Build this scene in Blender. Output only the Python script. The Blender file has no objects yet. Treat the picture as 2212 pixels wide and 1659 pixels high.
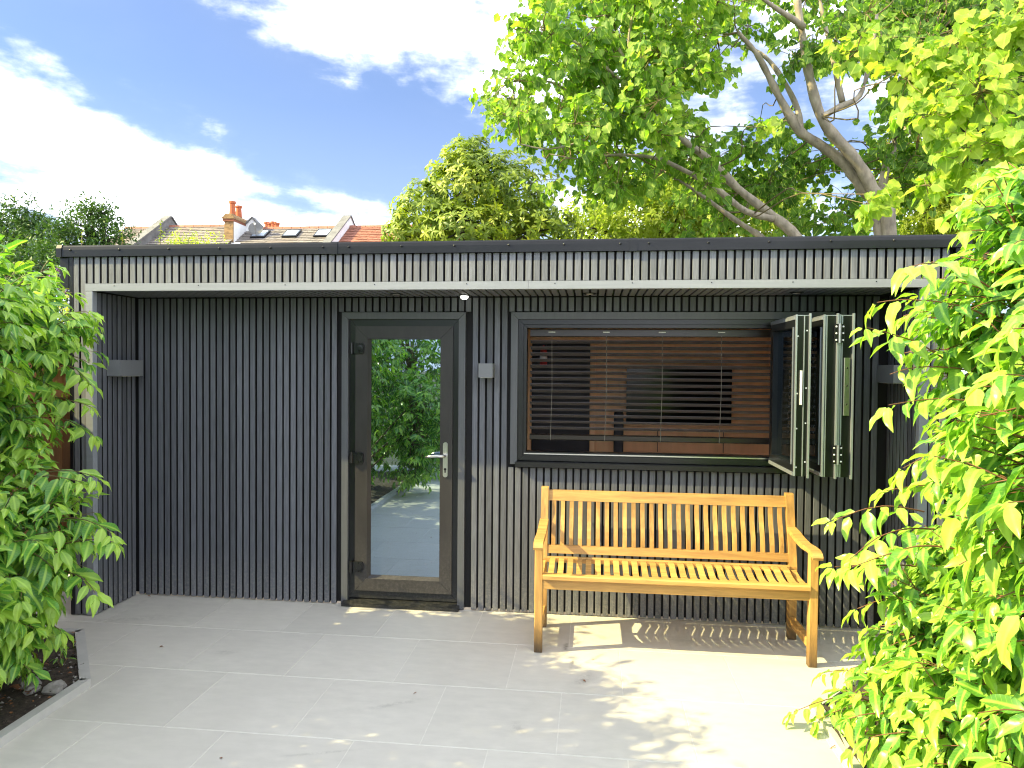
import bpy, math, random
import numpy as np
from mathutils import Matrix, Vector
random.seed(7)
RNG = np.random.default_rng(7)
S = bpy.context.scene
COL = S.collection

# ------------------------------------------------------------------ camera
FPX, YAW, PITCH, ROLL = 1507.16, 0.11336, 0.021534, 0.00833
CAM = np.array([0.0, -4.46869, 1.58])
def cam_axes():
    cy, sy = math.cos(YAW), math.sin(YAW)
    f = np.array([-sy, cy, 0.0]); r = np.array([cy, sy, 0.0]); u = np.array([0, 0, 1.0])
    f2 = f*math.cos(PITCH) - u*math.sin(PITCH); u2 = u*math.cos(PITCH) + f*math.sin(PITCH)
    return r*math.cos(ROLL) + u2*math.sin(ROLL), u2*math.cos(ROLL) - r*math.sin(ROLL), f2
CR, CU, CF = cam_axes()
cd = bpy.data.cameras.new('camera'); cam = bpy.data.objects.new('camera', cd); COL.objects.link(cam)
cd.sensor_width = 36; cd.lens = FPX/2212*36; cd.clip_end = 2000; cd.clip_start = 0.05
M4 = Matrix.Identity(4)
for i in range(3):
    M4[i][0] = CR[i]; M4[i][1] = CU[i]; M4[i][2] = -CF[i]; M4[i][3] = CAM[i]
cam.matrix_world = M4
S.camera = cam
def at(u, v, Y):
    d = CF + CR*(u - 1106)/FPX - CU*(v - 829.5)/FPX
    return CAM + d*((Y - CAM[1])/d[1])
def project(P):
    d = P - CAM; w = d @ CF
    w = np.where(np.abs(w) < 1e-6, 1e-6, w)
    return 1106 + FPX*(d @ CR)/w, 829.5 - FPX*(d @ CU)/w, w

# ------------------------------------------------------------------ light
SUN_TO = Vector((-1.333, -0.392, 1.0)).normalized()      # towards the sun
sun_el = math.asin(SUN_TO.z); sun_az = math.atan2(SUN_TO.x, SUN_TO.y)
S.view_settings.view_transform = 'Standard'; S.view_settings.look = 'None'
S.view_settings.gamma = 1.0; S.view_settings.use_curve_mapping = False
S.view_settings.exposure = 2.33
S.cycles.filter_width = 1.15
sl = bpy.data.lights.new('sun', 'SUN'); so = bpy.data.objects.new('sun', sl); COL.objects.link(so)
sl.energy = 2.5; sl.angle = math.radians(0.5); sl.color = (1.0, 0.86, 0.42)
so.rotation_euler = SUN_TO.to_track_quat('Z', 'Y').to_euler(); so.location = (-8, -4, 9)

class NT:
    def __init__(s, tree): s.t = tree; s.n = tree.nodes; s.l = tree.links
    def new(s, typ, **kw):
        n = s.n.new(typ)
        ins = kw.pop('ins', {})
        for k, v in kw.items(): setattr(n, k, v)
        for k, v in ins.items():
            if hasattr(v, 'is_output'): s.l.new(v, n.inputs[k])
            else: n.inputs[k].default_value = v
        return n
    def math(s, op, a, b=None, c=None):
        d = {0: a}
        if b is not None: d[1] = b
        if c is not None: d[2] = c
        return s.new('ShaderNodeMath', operation=op, ins=d).outputs[0]
    def mixc(s, f, a, b, blend='MIX'):
        n = s.n.new('ShaderNodeMix'); n.data_type = 'RGBA'; n.blend_type = blend
        for i, v in ((0, f), (6, a), (7, b)):
            if hasattr(v, 'is_output'): s.l.new(v, n.inputs[i])
            elif i == 0: n.inputs[i].default_value = v
            else: n.inputs[i].default_value = (*v, 1) if len(v) == 3 else v
        return n.outputs[2]
    def noise(s, vec, scale, detail=4, rough=.55, dist=0.0):
        d = {'Scale': scale, 'Detail': detail, 'Roughness': rough, 'Distortion': dist}
        if vec is not None: d['Vector'] = vec
        return s.new('ShaderNodeTexNoise', ins=d).outputs[0]
    def ramp(s, f, stops, interp='LINEAR'):
        n = s.new('ShaderNodeValToRGB', ins={0: f}); cr = n.color_ramp; cr.interpolation = interp
        while len(cr.elements) < len(stops): cr.elements.new(0.5)
        for e, (p, c) in zip(cr.elements, stops):
            e.position = p; e.color = (*c, 1) if hasattr(c, '__len__') else (c, c, c, 1)
        return n.outputs[0]
    def mapping(s, vec, scale=(1, 1, 1), loc=(0, 0, 0), rot=(0, 0, 0)):
        return s.new('ShaderNodeMapping', ins={0: vec, 1: loc, 2: rot, 3: scale}).outputs[0]

# ------------------------------------------------------------------ sky
def make_world():
    w = bpy.data.worlds.new('World'); S.world = w; w.use_nodes = True
    T = NT(w.node_tree); T.n.clear()
    out = T.new('ShaderNodeOutputWorld'); bg = T.new('ShaderNodeBackground')
    sky = T.new('ShaderNodeTexSky', sky_type='NISHITA', sun_disc=False, sun_elevation=sun_el, sun_rotation=sun_az,
                altitude=50, air_density=1.0, dust_density=0.6, ozone_density=2.0)
    tc = T.new('ShaderNodeTexCoord').outputs['Generated']
    sp = T.new('ShaderNodeSeparateXYZ', ins={0: tc})
    X, Y, Z = sp.outputs
    az = T.math('ARCTAN2', X, Y); el = T.math('ARCSINE', Z)
    def blob(a, e, ra, re, tilt, amp):
        ca, sa = math.cos(tilt), math.sin(tilt)
        da = T.math('SUBTRACT', az, a); de = T.math('SUBTRACT', el, e)
        p = T.math('ADD', T.math('MULTIPLY', da, ca/ra), T.math('MULTIPLY', de, sa/ra))
        q = T.math('ADD', T.math('MULTIPLY', da, -sa/re), T.math('MULTIPLY', de, ca/re))
        d2 = T.math('ADD', T.math('MULTIPLY', p, p), T.math('MULTIPLY', q, q))
        return T.math('MULTIPLY', T.math('POWER', 2.718, T.math('MULTIPLY', d2, -1.0)), amp)
    def ae(u, v):
        d = CF + CR*(u - 1106)/FPX - CU*(v - 829.5)/FPX; d = d/np.linalg.norm(d)
        return math.atan2(d[0], d[1]), math.asin(d[2])
    total = None
    for (u, v, ra, re, ti, am) in [
            (850, 60, .17, .085, -.15, .50), (1080, 150, .12, .055, -.5, .34), (60, 440, .2, .05, 0, .35), (230, 330, .12, .04, -.4, .25), (760, 110, .05, .04, -.5, .15),
            (60, 280, .22, .06, -.45, .40), (330, 365, .24, .05, -.36, .34), (600, 410, .18, .035, -.3, .28), (100, 125, .05, .015, -.5, .75), (280, 180, .04, .014, -.4, .6), (400, 215, .06, .015, -.5, .5),
            (430, 480, .14, .03, .05, .25),
            (300, 70, .26, .085, -.33, -1.05), (640, 230, .20, .05, -.38, -.95), (940, 300, .16, .045, -.3, -.8), (0, 40, .16, .06, -.2, -.5),
            (790, 390, .14, .028, -.2, -.4), (1000, 140, .035, .022, 0, -.6), (1560, 240, .2, .09, 0, -.6), (480, 330, .10, .012, -.3, -.3), (700, 450, .12, .010, -.1, -.35), (150, 420, .16, .014, -.15, -.25)]:
        a, e = ae(u, v); b = blob(a, e, ra, re, ti, am)
        total = b if total is None else T.math('ADD', total, b)
    # clouds flattened by elevation, drifting in streaks
    flat = T.new('ShaderNodeCombineXYZ', ins={0: az, 1: T.math('MULTIPLY', el, 1.7), 2: 0.3}).outputs[0]
    mp = T.mapping(flat, rot=(0, 0, .2), scale=(1, 1.15, 1))
    n1 = T.noise(mp, 5.0, 9, .56, .25); n2 = T.noise(mp, 15, 8, .60, .15)
    n3 = T.noise(T.mapping(flat, rot=(0, 0, .5), scale=(.6, 4.2, 1)), 6.5, 7, .6, .6)
    nn = T.math('ADD', T.math('MULTIPLY', n1, .62), T.math('MULTIPLY', n2, .40))
    m = T.math('ADD', T.math('ADD', T.math('MULTIPLY_ADD', nn, 2.6, -.46), T.math('MULTIPLY_ADD', n3, .40, -.20)), T.math('MULTIPLY', total, .58))
    mask = T.ramp(m, [(.40, 0.0), (.60, .20), (.84, .52), (1.2, 1.0)], 'LINEAR')
    # thin veil near the horizon
    veil = T.ramp(T.math('ADD', Z, T.math('MULTIPLY', n1, .12)), [(.05, .75), (.40, 0.0)])
    cov = T.math('MAXIMUM', mask, T.math('MULTIPLY_ADD', veil, .5, .17))
    shade = T.ramp(T.math('SUBTRACT', nn, T.math('MULTIPLY', n2, .35)), [(.25, (.82, .86, .95)), (.5, (1, 1, 1))])
    cl = T.mixc(1.0, shade, T.mixc(T.math('MULTIPLY', mask, mask), (2.0, 2.1, 2.25), (8.5, 8.5, 8.7)), 'MULTIPLY')
    skyc = T.mixc(1.0, sky.outputs[0], (.27, .33, .43), 'MULTIPLY')
    col = T.mixc(cov, skyc, cl)
    T.l.new(col, bg.inputs[0]); bg.inputs[1].default_value = 0.11
    T.l.new(bg.outputs[0], out.inputs[0])
make_world()

# ------------------------------------------------------------------ materials
MATS = {}
def pmat(name, base, rough=.6, var=.12, scale=8, stretch=(1, 1, 1), bump=.0, bscale=60, metallic=0.0, objvar=0.0,
         dirt=None, spec=.5, emis=None, tint=None, coat=0.0):
    m = bpy.data.materials.new(name); m.use_nodes = True; MATS[name] = m
    T = NT(m.node_tree); p = T.n['Principled BSDF']
    pos = T.new('ShaderNodeNewGeometry').outputs['Position']
    mp = T.mapping(pos, scale=stretch)
    n = T.noise(mp, scale, 6, .6)
    b = np.array(base)
    c = T.ramp(n, [(.28, tuple(b*(1 - var))), (.72, tuple(np.minimum(b*(1 + var), 1)))])
    if tint is not None:
        n3 = T.noise(pos, tint[1], 3, .5)
        c = T.mixc(T.ramp(n3, [(.42, 0.0), (.68, tint[2])]), c, tint[0])
    if objvar:
        oi = T.new('ShaderNodeObjectInfo').outputs['Random']
        f = T.math('MULTIPLY_ADD', oi, 2*objvar, 1 - objvar)
        c = T.mixc(1.0, c, T.new('ShaderNodeCombineXYZ', ins={0: f, 1: f, 2: f}).outputs[0], 'MULTIPLY')
    if dirt is not None:
        nd = T.noise(pos, dirt[1], 8, .72)
        c = T.mixc(T.ramp(nd, [(dirt[2], 0.0), (dirt[2] + .08, dirt[3])]), c, dirt[0])
    T.l.new(c, p.inputs['Base Color'])
    p.inputs['Roughness'].default_value = rough; p.inputs['Metallic'].default_value = metallic
    p.inputs['Specular IOR Level'].default_value = spec
    if coat: p.inputs['Coat Weight'].default_value = coat
    if emis: p.inputs['Emission Color'].default_value = (*emis[0], 1); p.inputs['Emission Strength'].default_value = emis[1]
    if bump:
        nb = T.noise(T.mapping(pos, scale=stretch), bscale, 4, .6)
        bn = T.new('ShaderNodeBump', ins={'Strength': bump, 'Distance': .004, 'Height': nb}).outputs[0]
        T.l.new(bn, p.inputs['Normal'])
    return m
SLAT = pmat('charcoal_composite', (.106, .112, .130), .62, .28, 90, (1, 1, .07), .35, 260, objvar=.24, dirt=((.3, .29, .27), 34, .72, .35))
SLATLIT = pmat('sunlit_composite', (.160, .166, .182), .66, .28, 90, (1, 1, .07), .35, 260, objvar=.16, dirt=((.34, .33, .31), 34, .70, .4))  # paler copy of the charcoal composite, sunlight on the front put into its colour
BLACKB = pmat('black_membrane', (.006, .006, .007), .8, .1)
TRIM = pmat('grey_trim', (.265, .28, .305), .42, .07, 40, (.08, 1, 1), .1, 120)
CASING = pmat('charcoal_trim', (.09, .094, .102), .40, .12, 40, (1, 1, .1), .1, 120)
EDGE = pmat('black_roof_trim', (.008, .009, .011), .28, .3, 5, spec=.35, dirt=((.12, .12, .13), 60, .70, .4))
FRAMEB = pmat('black_frame', (.007, .008, .009), .28, .2, 20, dirt=((.10, .10, .10), 50, .72, .4))
DOORM = pmat('brown_black_door', (.030, .027, .026), .38, .2, 14, (1, 1, .35), .05, 80, dirt=((.22, .20, .18), 26, .70, .35))
ALU = pmat('raw_aluminium', (.44, .48, .52), .42, .14, 60, (1, 1, .1), metallic=.75)
STEEL = pmat('satin_steel', (.62, .62, .60), .28, .06, 60, metallic=1.0)
WHITEP = pmat('white_plastic', (.78, .78, .76), .4, .04)
SCON = pmat('anthracite_metal', (.17, .175, .185), .45, .06, 200, bump=.1, bscale=900)
SLAB = pmat('grey_porcelain', (.58, .55, .485), .55, .07, 9, (1, 2.2, 1), .06, 300, objvar=.035, dirt=((.24, .225, .20), 7, .735, .35), tint=((.53, .50, .44), 1.6, .5))
GROUT = pmat('pale_grout', (.67, .645, .575), .9, .12, 30)
KERB = pmat('kerb_porcelain', (.50, .485, .45), .55, .08, 14, bump=.05, bscale=200, dirt=((.2, .18, .15), 18, .66, .5))
SOIL = pmat('dark_soil', (.06, .045, .033), .95, .6, 40, bump=1.0, bscale=70, dirt=((.14, .11, .08), 60, .62, .7))
EARTH = pmat('garden_ground', (.05, .06, .025), .95, .4, 3, bump=.5, bscale=40)
STONE = pmat('bed_stone', (.26, .24, .22), .9, .4, 18, bump=.8, bscale=50)
DRY = pmat('dry_leaf', (.22, .09, .035), .7, .4, 60)
DRYL = pmat('tan_dry_leaf', (.42, .25, .11), .7, .3, 60)
TEAK = pmat('golden_teak', (.49, .275, .082), .5, .36, 34, (.10, 1, 1), .2, 140, objvar=.16, dirt=((.22, .10, .03), 22, .74, .5))
TEAKV = pmat('golden_teak_upright', (.49, .275, .082), .5, .34, 34, (1, 1, .10), .2, 140, objvar=.18, dirt=((.22, .10, .03), 22, .74, .5))
def weathered():
    m = TEAKV.copy(); m.name = 'teak_leg_weathered'; T = NT(m.node_tree); p = T.n['Principled BSDF']
    src = p.inputs['Base Color'].links[0].from_socket
    z = T.new('ShaderNodeSeparateXYZ', ins={0: T.new('ShaderNodeNewGeometry').outputs['Position']}).outputs[2]
    nz = T.noise(None, 18, 4, .6)
    f = T.ramp(T.math('ADD', z, T.math('MULTIPLY', nz, .16)), [(.08, .92), (.30, 0.0)])
    T.l.new(T.mixc(f, src, (.05, .032, .018)), p.inputs['Base Color'])
    return m
TEAKLEG = weathered()
OAK = pmat('oak_panel', (.86, .50, .255), .5, .10, 12, (1, 1, .12))
INDARK = pmat('dark_inner_door', (.02, .017, .02), .5, .1)
INFLOOR = pmat('inner_floor', (.74, .62, .48), .5, .15, 8)
INWALL = pmat('inner_wall', (.78, .75, .70), .7, .05)
BLIND = pmat('dark_walnut_blind', (.022, .016, .012), .26, .2, 30, (.1, 1, 1))
CORD = pmat('blind_cord', (.28, .25, .2), .7, .05)
SCREEN = pmat('black_screen', (.004, .004, .005), .12, .05)
REDP = pmat('red_paint', (.55, .04, .035), .4, .05)
FENCE = pmat('orange_brown_fence', (.48, .225, .10), .75, .25, 20, (1, 1, .1), .3, 120, objvar=.15)
BARK = pmat('grey_bark', (.36, .30, .225), .85, .45, 14, (1, 1, .35), 1.0, 45, dirt=((.05, .045, .035), 9, .60, .6))
BARKD = pmat('dark_bark', (.05, .042, .035), .9, .4, 14, (1, 1, .3), .9, 40)
TWIG = pmat('green_twig', (.16, .12, .05), .6, .3, 20)
TWIGR = pmat('red_twig', (.20, .085, .045), .6, .3, 20)
SLATE = pmat('grey_slate', (.24, .215, .195), .7, .25, 1.2, objvar=0, tint=((.28, .22, .175), .7, .7))
SLATEB = pmat('grey_slate_plain', (.16, .145, .135), .8, .2, 2)
REDTILE = pmat('red_clay_tile', (.33, .135, .085), .8, .3, 2.4)
COPING = pmat('grey_coping', (.17, .17, .165), .8, .3, 3)
BRICKY = pmat('stock_brick', (.30, .19, .09), .9, .4, 5, (1, 1, 3), .5, 12, dirt=((.10, .05, .03), 4, .56, .8))
BRICKR = pmat('red_brick_band', (.25, .09, .05), .9, .3, 6)
WHITEW = pmat('white_painted_brick', (.80, .81, .82), .8, .1, 4, bump=.4, bscale=9)
POT = pmat('terracotta', (.46, .13, .055), .8, .18, 6)
LEAD = pmat('lead_flashing', (.20, .22, .26), .6, .2, 4)
SKYPANE = pmat('skylight_glass', (.45, .55, .68), .12, .1)
LAMPON = pmat('lit_lens', (.9, .9, .88), .4, .02, emis=((1, .97, .9), 1.2))

def scuffs(m, marks, col, base_noise=26):
    T = NT(m.node_tree); p = T.n['Principled BSDF']; src = p.inputs['Base Color'].links[0].from_socket
    pos = T.new('ShaderNodeNewGeometry').outputs['Position']; sp = T.new('ShaderNodeSeparateXYZ', ins={0: pos}); tot = None
    for (x, y, a, la, lb, k) in marks:
        dx = T.math('SUBTRACT', sp.outputs[0], x); dy = T.math('SUBTRACT', sp.outputs[1], y); ca, sa = math.cos(a), math.sin(a)
        q = T.math('ADD', T.math('MULTIPLY', dx, ca/la), T.math('MULTIPLY', dy, sa/la)); r = T.math('ADD', T.math('MULTIPLY', dx, -sa/lb), T.math('MULTIPLY', dy, ca/lb))
        g = T.math('MULTIPLY', T.math('POWER', 2.718, T.math('MULTIPLY', T.math('ADD', T.math('MULTIPLY', q, q), T.math('MULTIPLY', r, r)), -1.0)), k)
        tot = g if tot is None else T.math('ADD', tot, g)
    f = T.math('MULTIPLY', tot, T.ramp(T.noise(pos, base_noise, 6, .7), [(.38, 0.0), (.62, 1.0)]))
    T.l.new(T.mixc(f, src, col), p.inputs['Base Color'])
scuffs(SLAB, [(-.13, -.52, 1.5, .09, .014, .8), (-.085, -.72, 1.45, .07, .010, .6), (.03, -.66, .95, .10, .012, .8), (-.02, -.92, 1.2, .07, .03, .5), (-.9, -1.3, .5, .12, .02, .35),
              (-1.1, -1.75, .3, .13, .008, .4), (-2.0, -.85, .2, .06, .03, .3), (-.3, -1.45, 2.0, .05, .03, .35), (-2.85, -.45, .3, .25, .05, .25), (.9, -.30, .1, .4, .10, .35), (-1.2, -.05, 0, .5, .05, .3)], (.10, .085, .07))
def splash(m, top, col, k):
    T = NT(m.node_tree); p = T.n['Principled BSDF']; src = p.inputs['Base Color'].links[0].from_socket
    pos = T.new('ShaderNodeNewGeometry').outputs['Position']; z = T.new('ShaderNodeSeparateXYZ', ins={0: pos}).outputs[2]
    f = T.math('MULTIPLY', T.ramp(z, [(0.0, 1.0), (top, 0.0)]), T.ramp(T.noise(pos, 55, 6, .75), [(.45, 0.05), (.68, k)]))
    T.l.new(T.mixc(f, src, col), p.inputs['Base Color'])
splash(SLAT, .35, (.34, .32, .29), .55); splash(DOORM, .5, (.24, .225, .20), .28); splash(FRAMEB, .22, (.15, .145, .13), .35)
def glass_mat(name, refl, tint):
    m = bpy.data.materials.new(name); m.use_nodes = True; T = NT(m.node_tree); T.n.clear()
    out = T.new('ShaderNodeOutputMaterial')
    pos = T.new('ShaderNodeNewGeometry').outputs['Position']
    g = T.new('ShaderNodeBsdfGlossy', ins={'Roughness': .012, 'Color': (.50, .65, .82, 1)})
    bn = T.new('ShaderNodeBump', ins={'Strength': .05, 'Distance': .01, 'Height': T.noise(pos, 2.2, 2, .5)}).outputs[0]
    T.l.new(bn, g.inputs['Normal'])
    t = T.new('ShaderNodeBsdfTransparent', ins={'Color': (*tint, 1)})
    lw = T.new('ShaderNodeLayerWeight', ins={'Blend': .35}).outputs['Fresnel']
    f = T.math('MULTIPLY_ADD', lw, 1 - refl, refl)
    mx = T.new('ShaderNodeMixShader', ins={0: f, 1: t.outputs[0], 2: g.outputs[0]})
    d = T.new('ShaderNodeBsdfDiffuse', ins={'Color': (.5, .5, .5, 1)})
    z = T.new('ShaderNodeSeparateXYZ', ins={0: pos}).outputs[2]
    low = T.ramp(z, [(.2, 1.0), (1.0, .12)])
    sp = T.math('MULTIPLY', T.ramp(T.noise(T.mapping(pos, scale=(1, 1, .45)), 120, 6, .8), [(.60, 0.0), (.75, .65)]), low)
    film = T.math('ADD', T.math('MULTIPLY', low, .035), sp)
    m2 = T.new('ShaderNodeMixShader', ins={0: film, 1: mx.outputs[0], 2: d.outputs[0]})
    T.l.new(m2.outputs[0], out.inputs[0])
    return m
DOORGLASS = glass_mat('mirror_film_glass', .62, (.16, .19, .22))
ROOFGLASS_ADDED = glass_mat('added_rooflight_glass', .04, (.97, .98, .98))  # for the added glazing in the roof
SASHGLASS = glass_mat('sash_glass', .10, (.72, .80, .80))

def leaf_mat(name, dark, light, yellow, trans=.38, rough=.36, spec=.5, veins=True):
    m = bpy.data.materials.new(name); m.use_nodes = True; T = NT(m.node_tree); T.n.clear()
    out = T.new('ShaderNodeOutputMaterial')
    r = T.new('ShaderNodeAttribute', attribute_name='rnd').outputs['Fac']
    pos = T.new('ShaderNodeNewGeometry').outputs['Position']
    n = T.noise(pos, 9, 3, .6)
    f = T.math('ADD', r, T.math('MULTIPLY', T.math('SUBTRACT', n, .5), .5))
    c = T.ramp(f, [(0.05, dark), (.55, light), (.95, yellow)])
    if veins:
        uv = T.new('ShaderNodeUVMap').outputs[0]
        sx = T.new('ShaderNodeSeparateXYZ', ins={0: uv})
        au = T.math('ABSOLUTE', T.math('SUBTRACT', sx.outputs[0], .5))
        rib = T.ramp(au, [(.02, .75), (.055, 0.0)])
        sv = T.math('SINE', T.math('MULTIPLY_ADD', T.math('SUBTRACT', sx.outputs[1], T.math('MULTIPLY', au, .55)), 58, 0.0))
        side = T.ramp(sv, [(.88, 0.0), (1.0, .28)])
        c = T.mixc(T.math('MAXIMUM', rib, side), c, tuple(np.minimum(np.array(yellow)*1.15 + .03, 1)))
    p = T.new('ShaderNodeBsdfPrincipled', ins={'Base Color': c, 'Roughness': rough, 'Specular IOR Level': spec})
    ct = T.mixc(1.0, c, (1.35, 1.5, .55), 'MULTIPLY')
    t = T.new('ShaderNodeBsdfTranslucent', ins={'Color': ct})
    T.l.new(T.new('ShaderNodeMixShader', ins={0: trans, 1: p.outputs[0], 2: t.outputs[0]}).outputs[0], out.inputs[0])
    return m
LAUREL = leaf_mat('laurel_leaf', (.038, .13, .028), (.125, .32, .05), (.36, .53, .07), .38, .30)
LIMEL = leaf_mat('lime_leaf', (.065, .16, .03), (.20, .36, .055), (.46, .55, .10), .55, .5, .3)
MAGL = leaf_mat('evergreen_leaf', (.08, .14, .02), (.27, .36, .045), (.50, .52, .08), .30, .4, .4, False)
YELL = leaf_mat('golden_leaf', (.20, .27, .05), (.38, .45, .09), (.52, .55, .15), .52, .5, .3, False)
DKL = leaf_mat('dark_green_leaf', (.03, .07, .02), (.06, .13, .03), (.13, .22, .05), .25, .5, .3, False)
PURP = leaf_mat('purple_flower', (.14, .05, .22), (.22, .09, .34), (.3, .16, .42), .3, .6, .2, False)

# ------------------------------------------------------------------ mesh helpers
class MB:
    def __init__(s): s.v = []; s.f = []
    def box(s, x0, x1, y0, y1, z0, z1):
        b = len(s.v)
        s.v += [(x, y, z) for z in (z0, z1) for y in (y0, y1) for x in (x0, x1)]
        s.f += [tuple(b + i for i in q) for q in ((0, 2, 3, 1), (4, 5, 7, 6), (0, 1, 5, 4), (2, 6, 7, 3), (0, 4, 6, 2), (1, 3, 7, 5))]
        return s
    def bbox(s, x0, x1, y0, y1, z0, z1, b=.004):      # box with chamfered edges along its longest axis
        d = [x1 - x0, y1 - y0, z1 - z0]; ax = int(np.argmax(d))
        o = [i for i in range(3) if i != ax]; lo = [x0, y0, z0]; hi = [x1, y1, z1]
        b = min(b, d[o[0]]*.45, d[o[1]]*.45)
        pts = []
        for (sa, sb) in ((0, 0), (1, 0), (1, 1), (0, 1)):
            a = [lo[o[0]], hi[o[0]]][sa]; c = [lo[o[1]], hi[o[1]]][sb]
            ia = a + (b if sa == 0 else -b); ic = c + (b if sb == 0 else -b)
            pts += [(a, ic), (ia, c)] if (sa + sb) % 2 == 0 else [(ia, c), (a, ic)]
        n = len(pts); base = len(s.v)
        for e in (lo[ax], hi[ax]):
            for (a, c) in pts:
                q = [0, 0, 0]; q[ax] = e; q[o[0]] = a; q[o[1]] = c; s.v.append(tuple(q))
        s.f += [tuple(base + i for i in range(n))[::-1], tuple(base + n + i for i in range(n))]
        s.f += [(base + i, base + (i + 1) % n, base + n + (i + 1) % n, base + n + i) for i in range(n)]
        return s
    def prism(s, poly, ax, lo, hi):                     # polygon (a,b) extruded along axis ax
        o = [i for i in range(3) if i != ax]; base = len(s.v); n = len(poly)
        for e in (lo, hi):
            for (a, c) in poly:
                q = [0, 0, 0]; q[ax] = e; q[o[0]] = a; q[o[1]] = c; s.v.append(tuple(q))
        s.f += [tuple(base + i for i in range(n))[::-1], tuple(base + n + i for i in range(n))]
        s.f += [(base + i, base + (i + 1) % n, base + n + (i + 1) % n, base + n + i) for i in range(n)]
        return s
    def tube(s, pts, rad, n=8, cap=True):
        pts = [np.array(p, float) for p in pts]; base = len(s.v)
        rads = rad if hasattr(rad, '__len__') else [rad]*len(pts)
        ref = np.array([.3, .2, .93])
        for i, p in enumerate(pts):
            t = pts[min(i + 1, len(pts) - 1)] - pts[max(i - 1, 0)]; t = t/(np.linalg.norm(t) + 1e-9)
            a = np.cross(t, ref); a = a/(np.linalg.norm(a) + 1e-9) if np.linalg.norm(a) > .05 else np.array([1., 0, 0]); b = np.cross(t, a)
            for k in range(n):
                th = 2*math.pi*k/n
                s.v.append(tuple(p + rads[i]*(a*math.cos(th) + b*math.sin(th))))
        for i in range(len(pts) - 1):
            for k in range(n):
                s.f.append((base + i*n + k, base + i*n + (k + 1) % n, base + (i + 1)*n + (k + 1) % n, base + (i + 1)*n + k))
        if cap:
            s.f.append(tuple(base + k for k in range(n))[::-1]); s.f.append(tuple(base + (len(pts) - 1)*n + k for k in range(n)))
        return s
    def lathe(s, c, prof, n=16, ax=2):                  # prof: (radius, height) along axis
        base = len(s.v); o = [(ax + 1) % 3, (ax + 2) % 3]
        for (r, h) in prof:
            for k in range(n):
                q = list(c); q[ax] += h; q[o[0]] += r*math.cos(2*math.pi*k/n); q[o[1]] += r*math.sin(2*math.pi*k/n); s.v.append(tuple(q))
        for i in range(len(prof) - 1):
            for k in range(n):
                s.f.append((base + i*n + k, base + i*n + (k + 1) % n, base + (i + 1)*n + (k + 1) % n, base + (i + 1)*n + k))
        s.f.append(tuple(base + k for k in range(n))[::-1]); s.f.append(tuple(base + (len(prof) - 1)*n + k for k in range(n)))
        return s
    def mesh(s, name, mat, smooth=False):
        me = bpy.data.meshes.new(name); me.from_pydata(s.v, [], s.f); me.update()
        if mat: me.materials.append(mat)
        if smooth: me.polygons.foreach_set('use_smooth', [True]*len(me.polygons))
        return me
    def build(s, name, mat, parent=None, smooth=False):
        return link(name, s.mesh(name, mat, smooth), parent)
def link(name, me, parent=None, loc=None):
    o = bpy.data.objects.new(name, me); COL.objects.link(o)
    if parent is not None:
        o.parent = parent
        o.matrix_parent_inverse = world_of(parent).inverted()
    if loc is not None: o.location = loc
    return o
WORLD = {}
def world_of(o):
    return WORLD.get(o.name, Matrix.Identity(4))
def tag(o, label, cat, group=None, kind=None):
    if label: o['label'] = label
    if cat: o['category'] = cat
    if group: o['group'] = group
    if kind: o['kind'] = kind
    return o
def thing(name, loc, label, cat, group=None):
    o = bpy.data.objects.new(name, None); COL.objects.link(o); o.location = loc; o.empty_display_size = .1
    WORLD[o.name] = Matrix.Translation(Vector(loc))
    return tag(o, label, cat, group)
def stuff(o): o['kind'] = 'stuff'; return o
def struct(o): o['kind'] = 'structure'; return o
B = MB

# ------------------------------------------------------------------ ground and patio
struct(B().box(-400, 400, -300, 600, -.5, -.06).build('ground', EARTH))
patio = struct(B().box(-4.6, 2.6, -6.5, 3.2, -.055, -.0018).build('patio', GROUT))
def slab_piece(x0, x1, y0, y1):
    g = .0024
    return (x0 + g, x1 - g, y0 + g, y1 - g)
rows = [(-.52, -.004), (-1.085, -.52), (-1.635, -1.085), (-2.19, -1.635), (-2.745, -2.19), (-3.30, -2.745), (-3.86, -3.30), (-4.42, -3.86)]
offs = [-1.83, -1.55, -1.847, -1.556, -1.84, -1.55, -1.84, -1.556]
mesh_cache = {}
for (y0, y1), off in zip(rows, offs):
    xs = [off + .573*k for k in range(-3, 8)]
    xs = [x for x in xs if -3.9 < x < 2.1]
    xs = [xs[0] - .573] + xs
    for a, b in zip(xs[:-1], xs[1:]):
        if b < -3.6 or a > 1.85: continue
        bb = min(b, 1.772) if y1 > -.4 else b
        x0, x1, ya, yb = slab_piece(a, bb, y0, y1)
        key = (round(x1 - x0, 3), round(yb - ya, 3))
        if key not in mesh_cache:
            mesh_cache[key] = B().bbox(0, key[0], 0, key[1], -.02, 0, .0015).mesh('paving_slab', SLAB)
        o = link('paving_slab', mesh_cache[key], patio)
        o.location = (x0, ya, random.uniform(-.0006, .0006))

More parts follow.
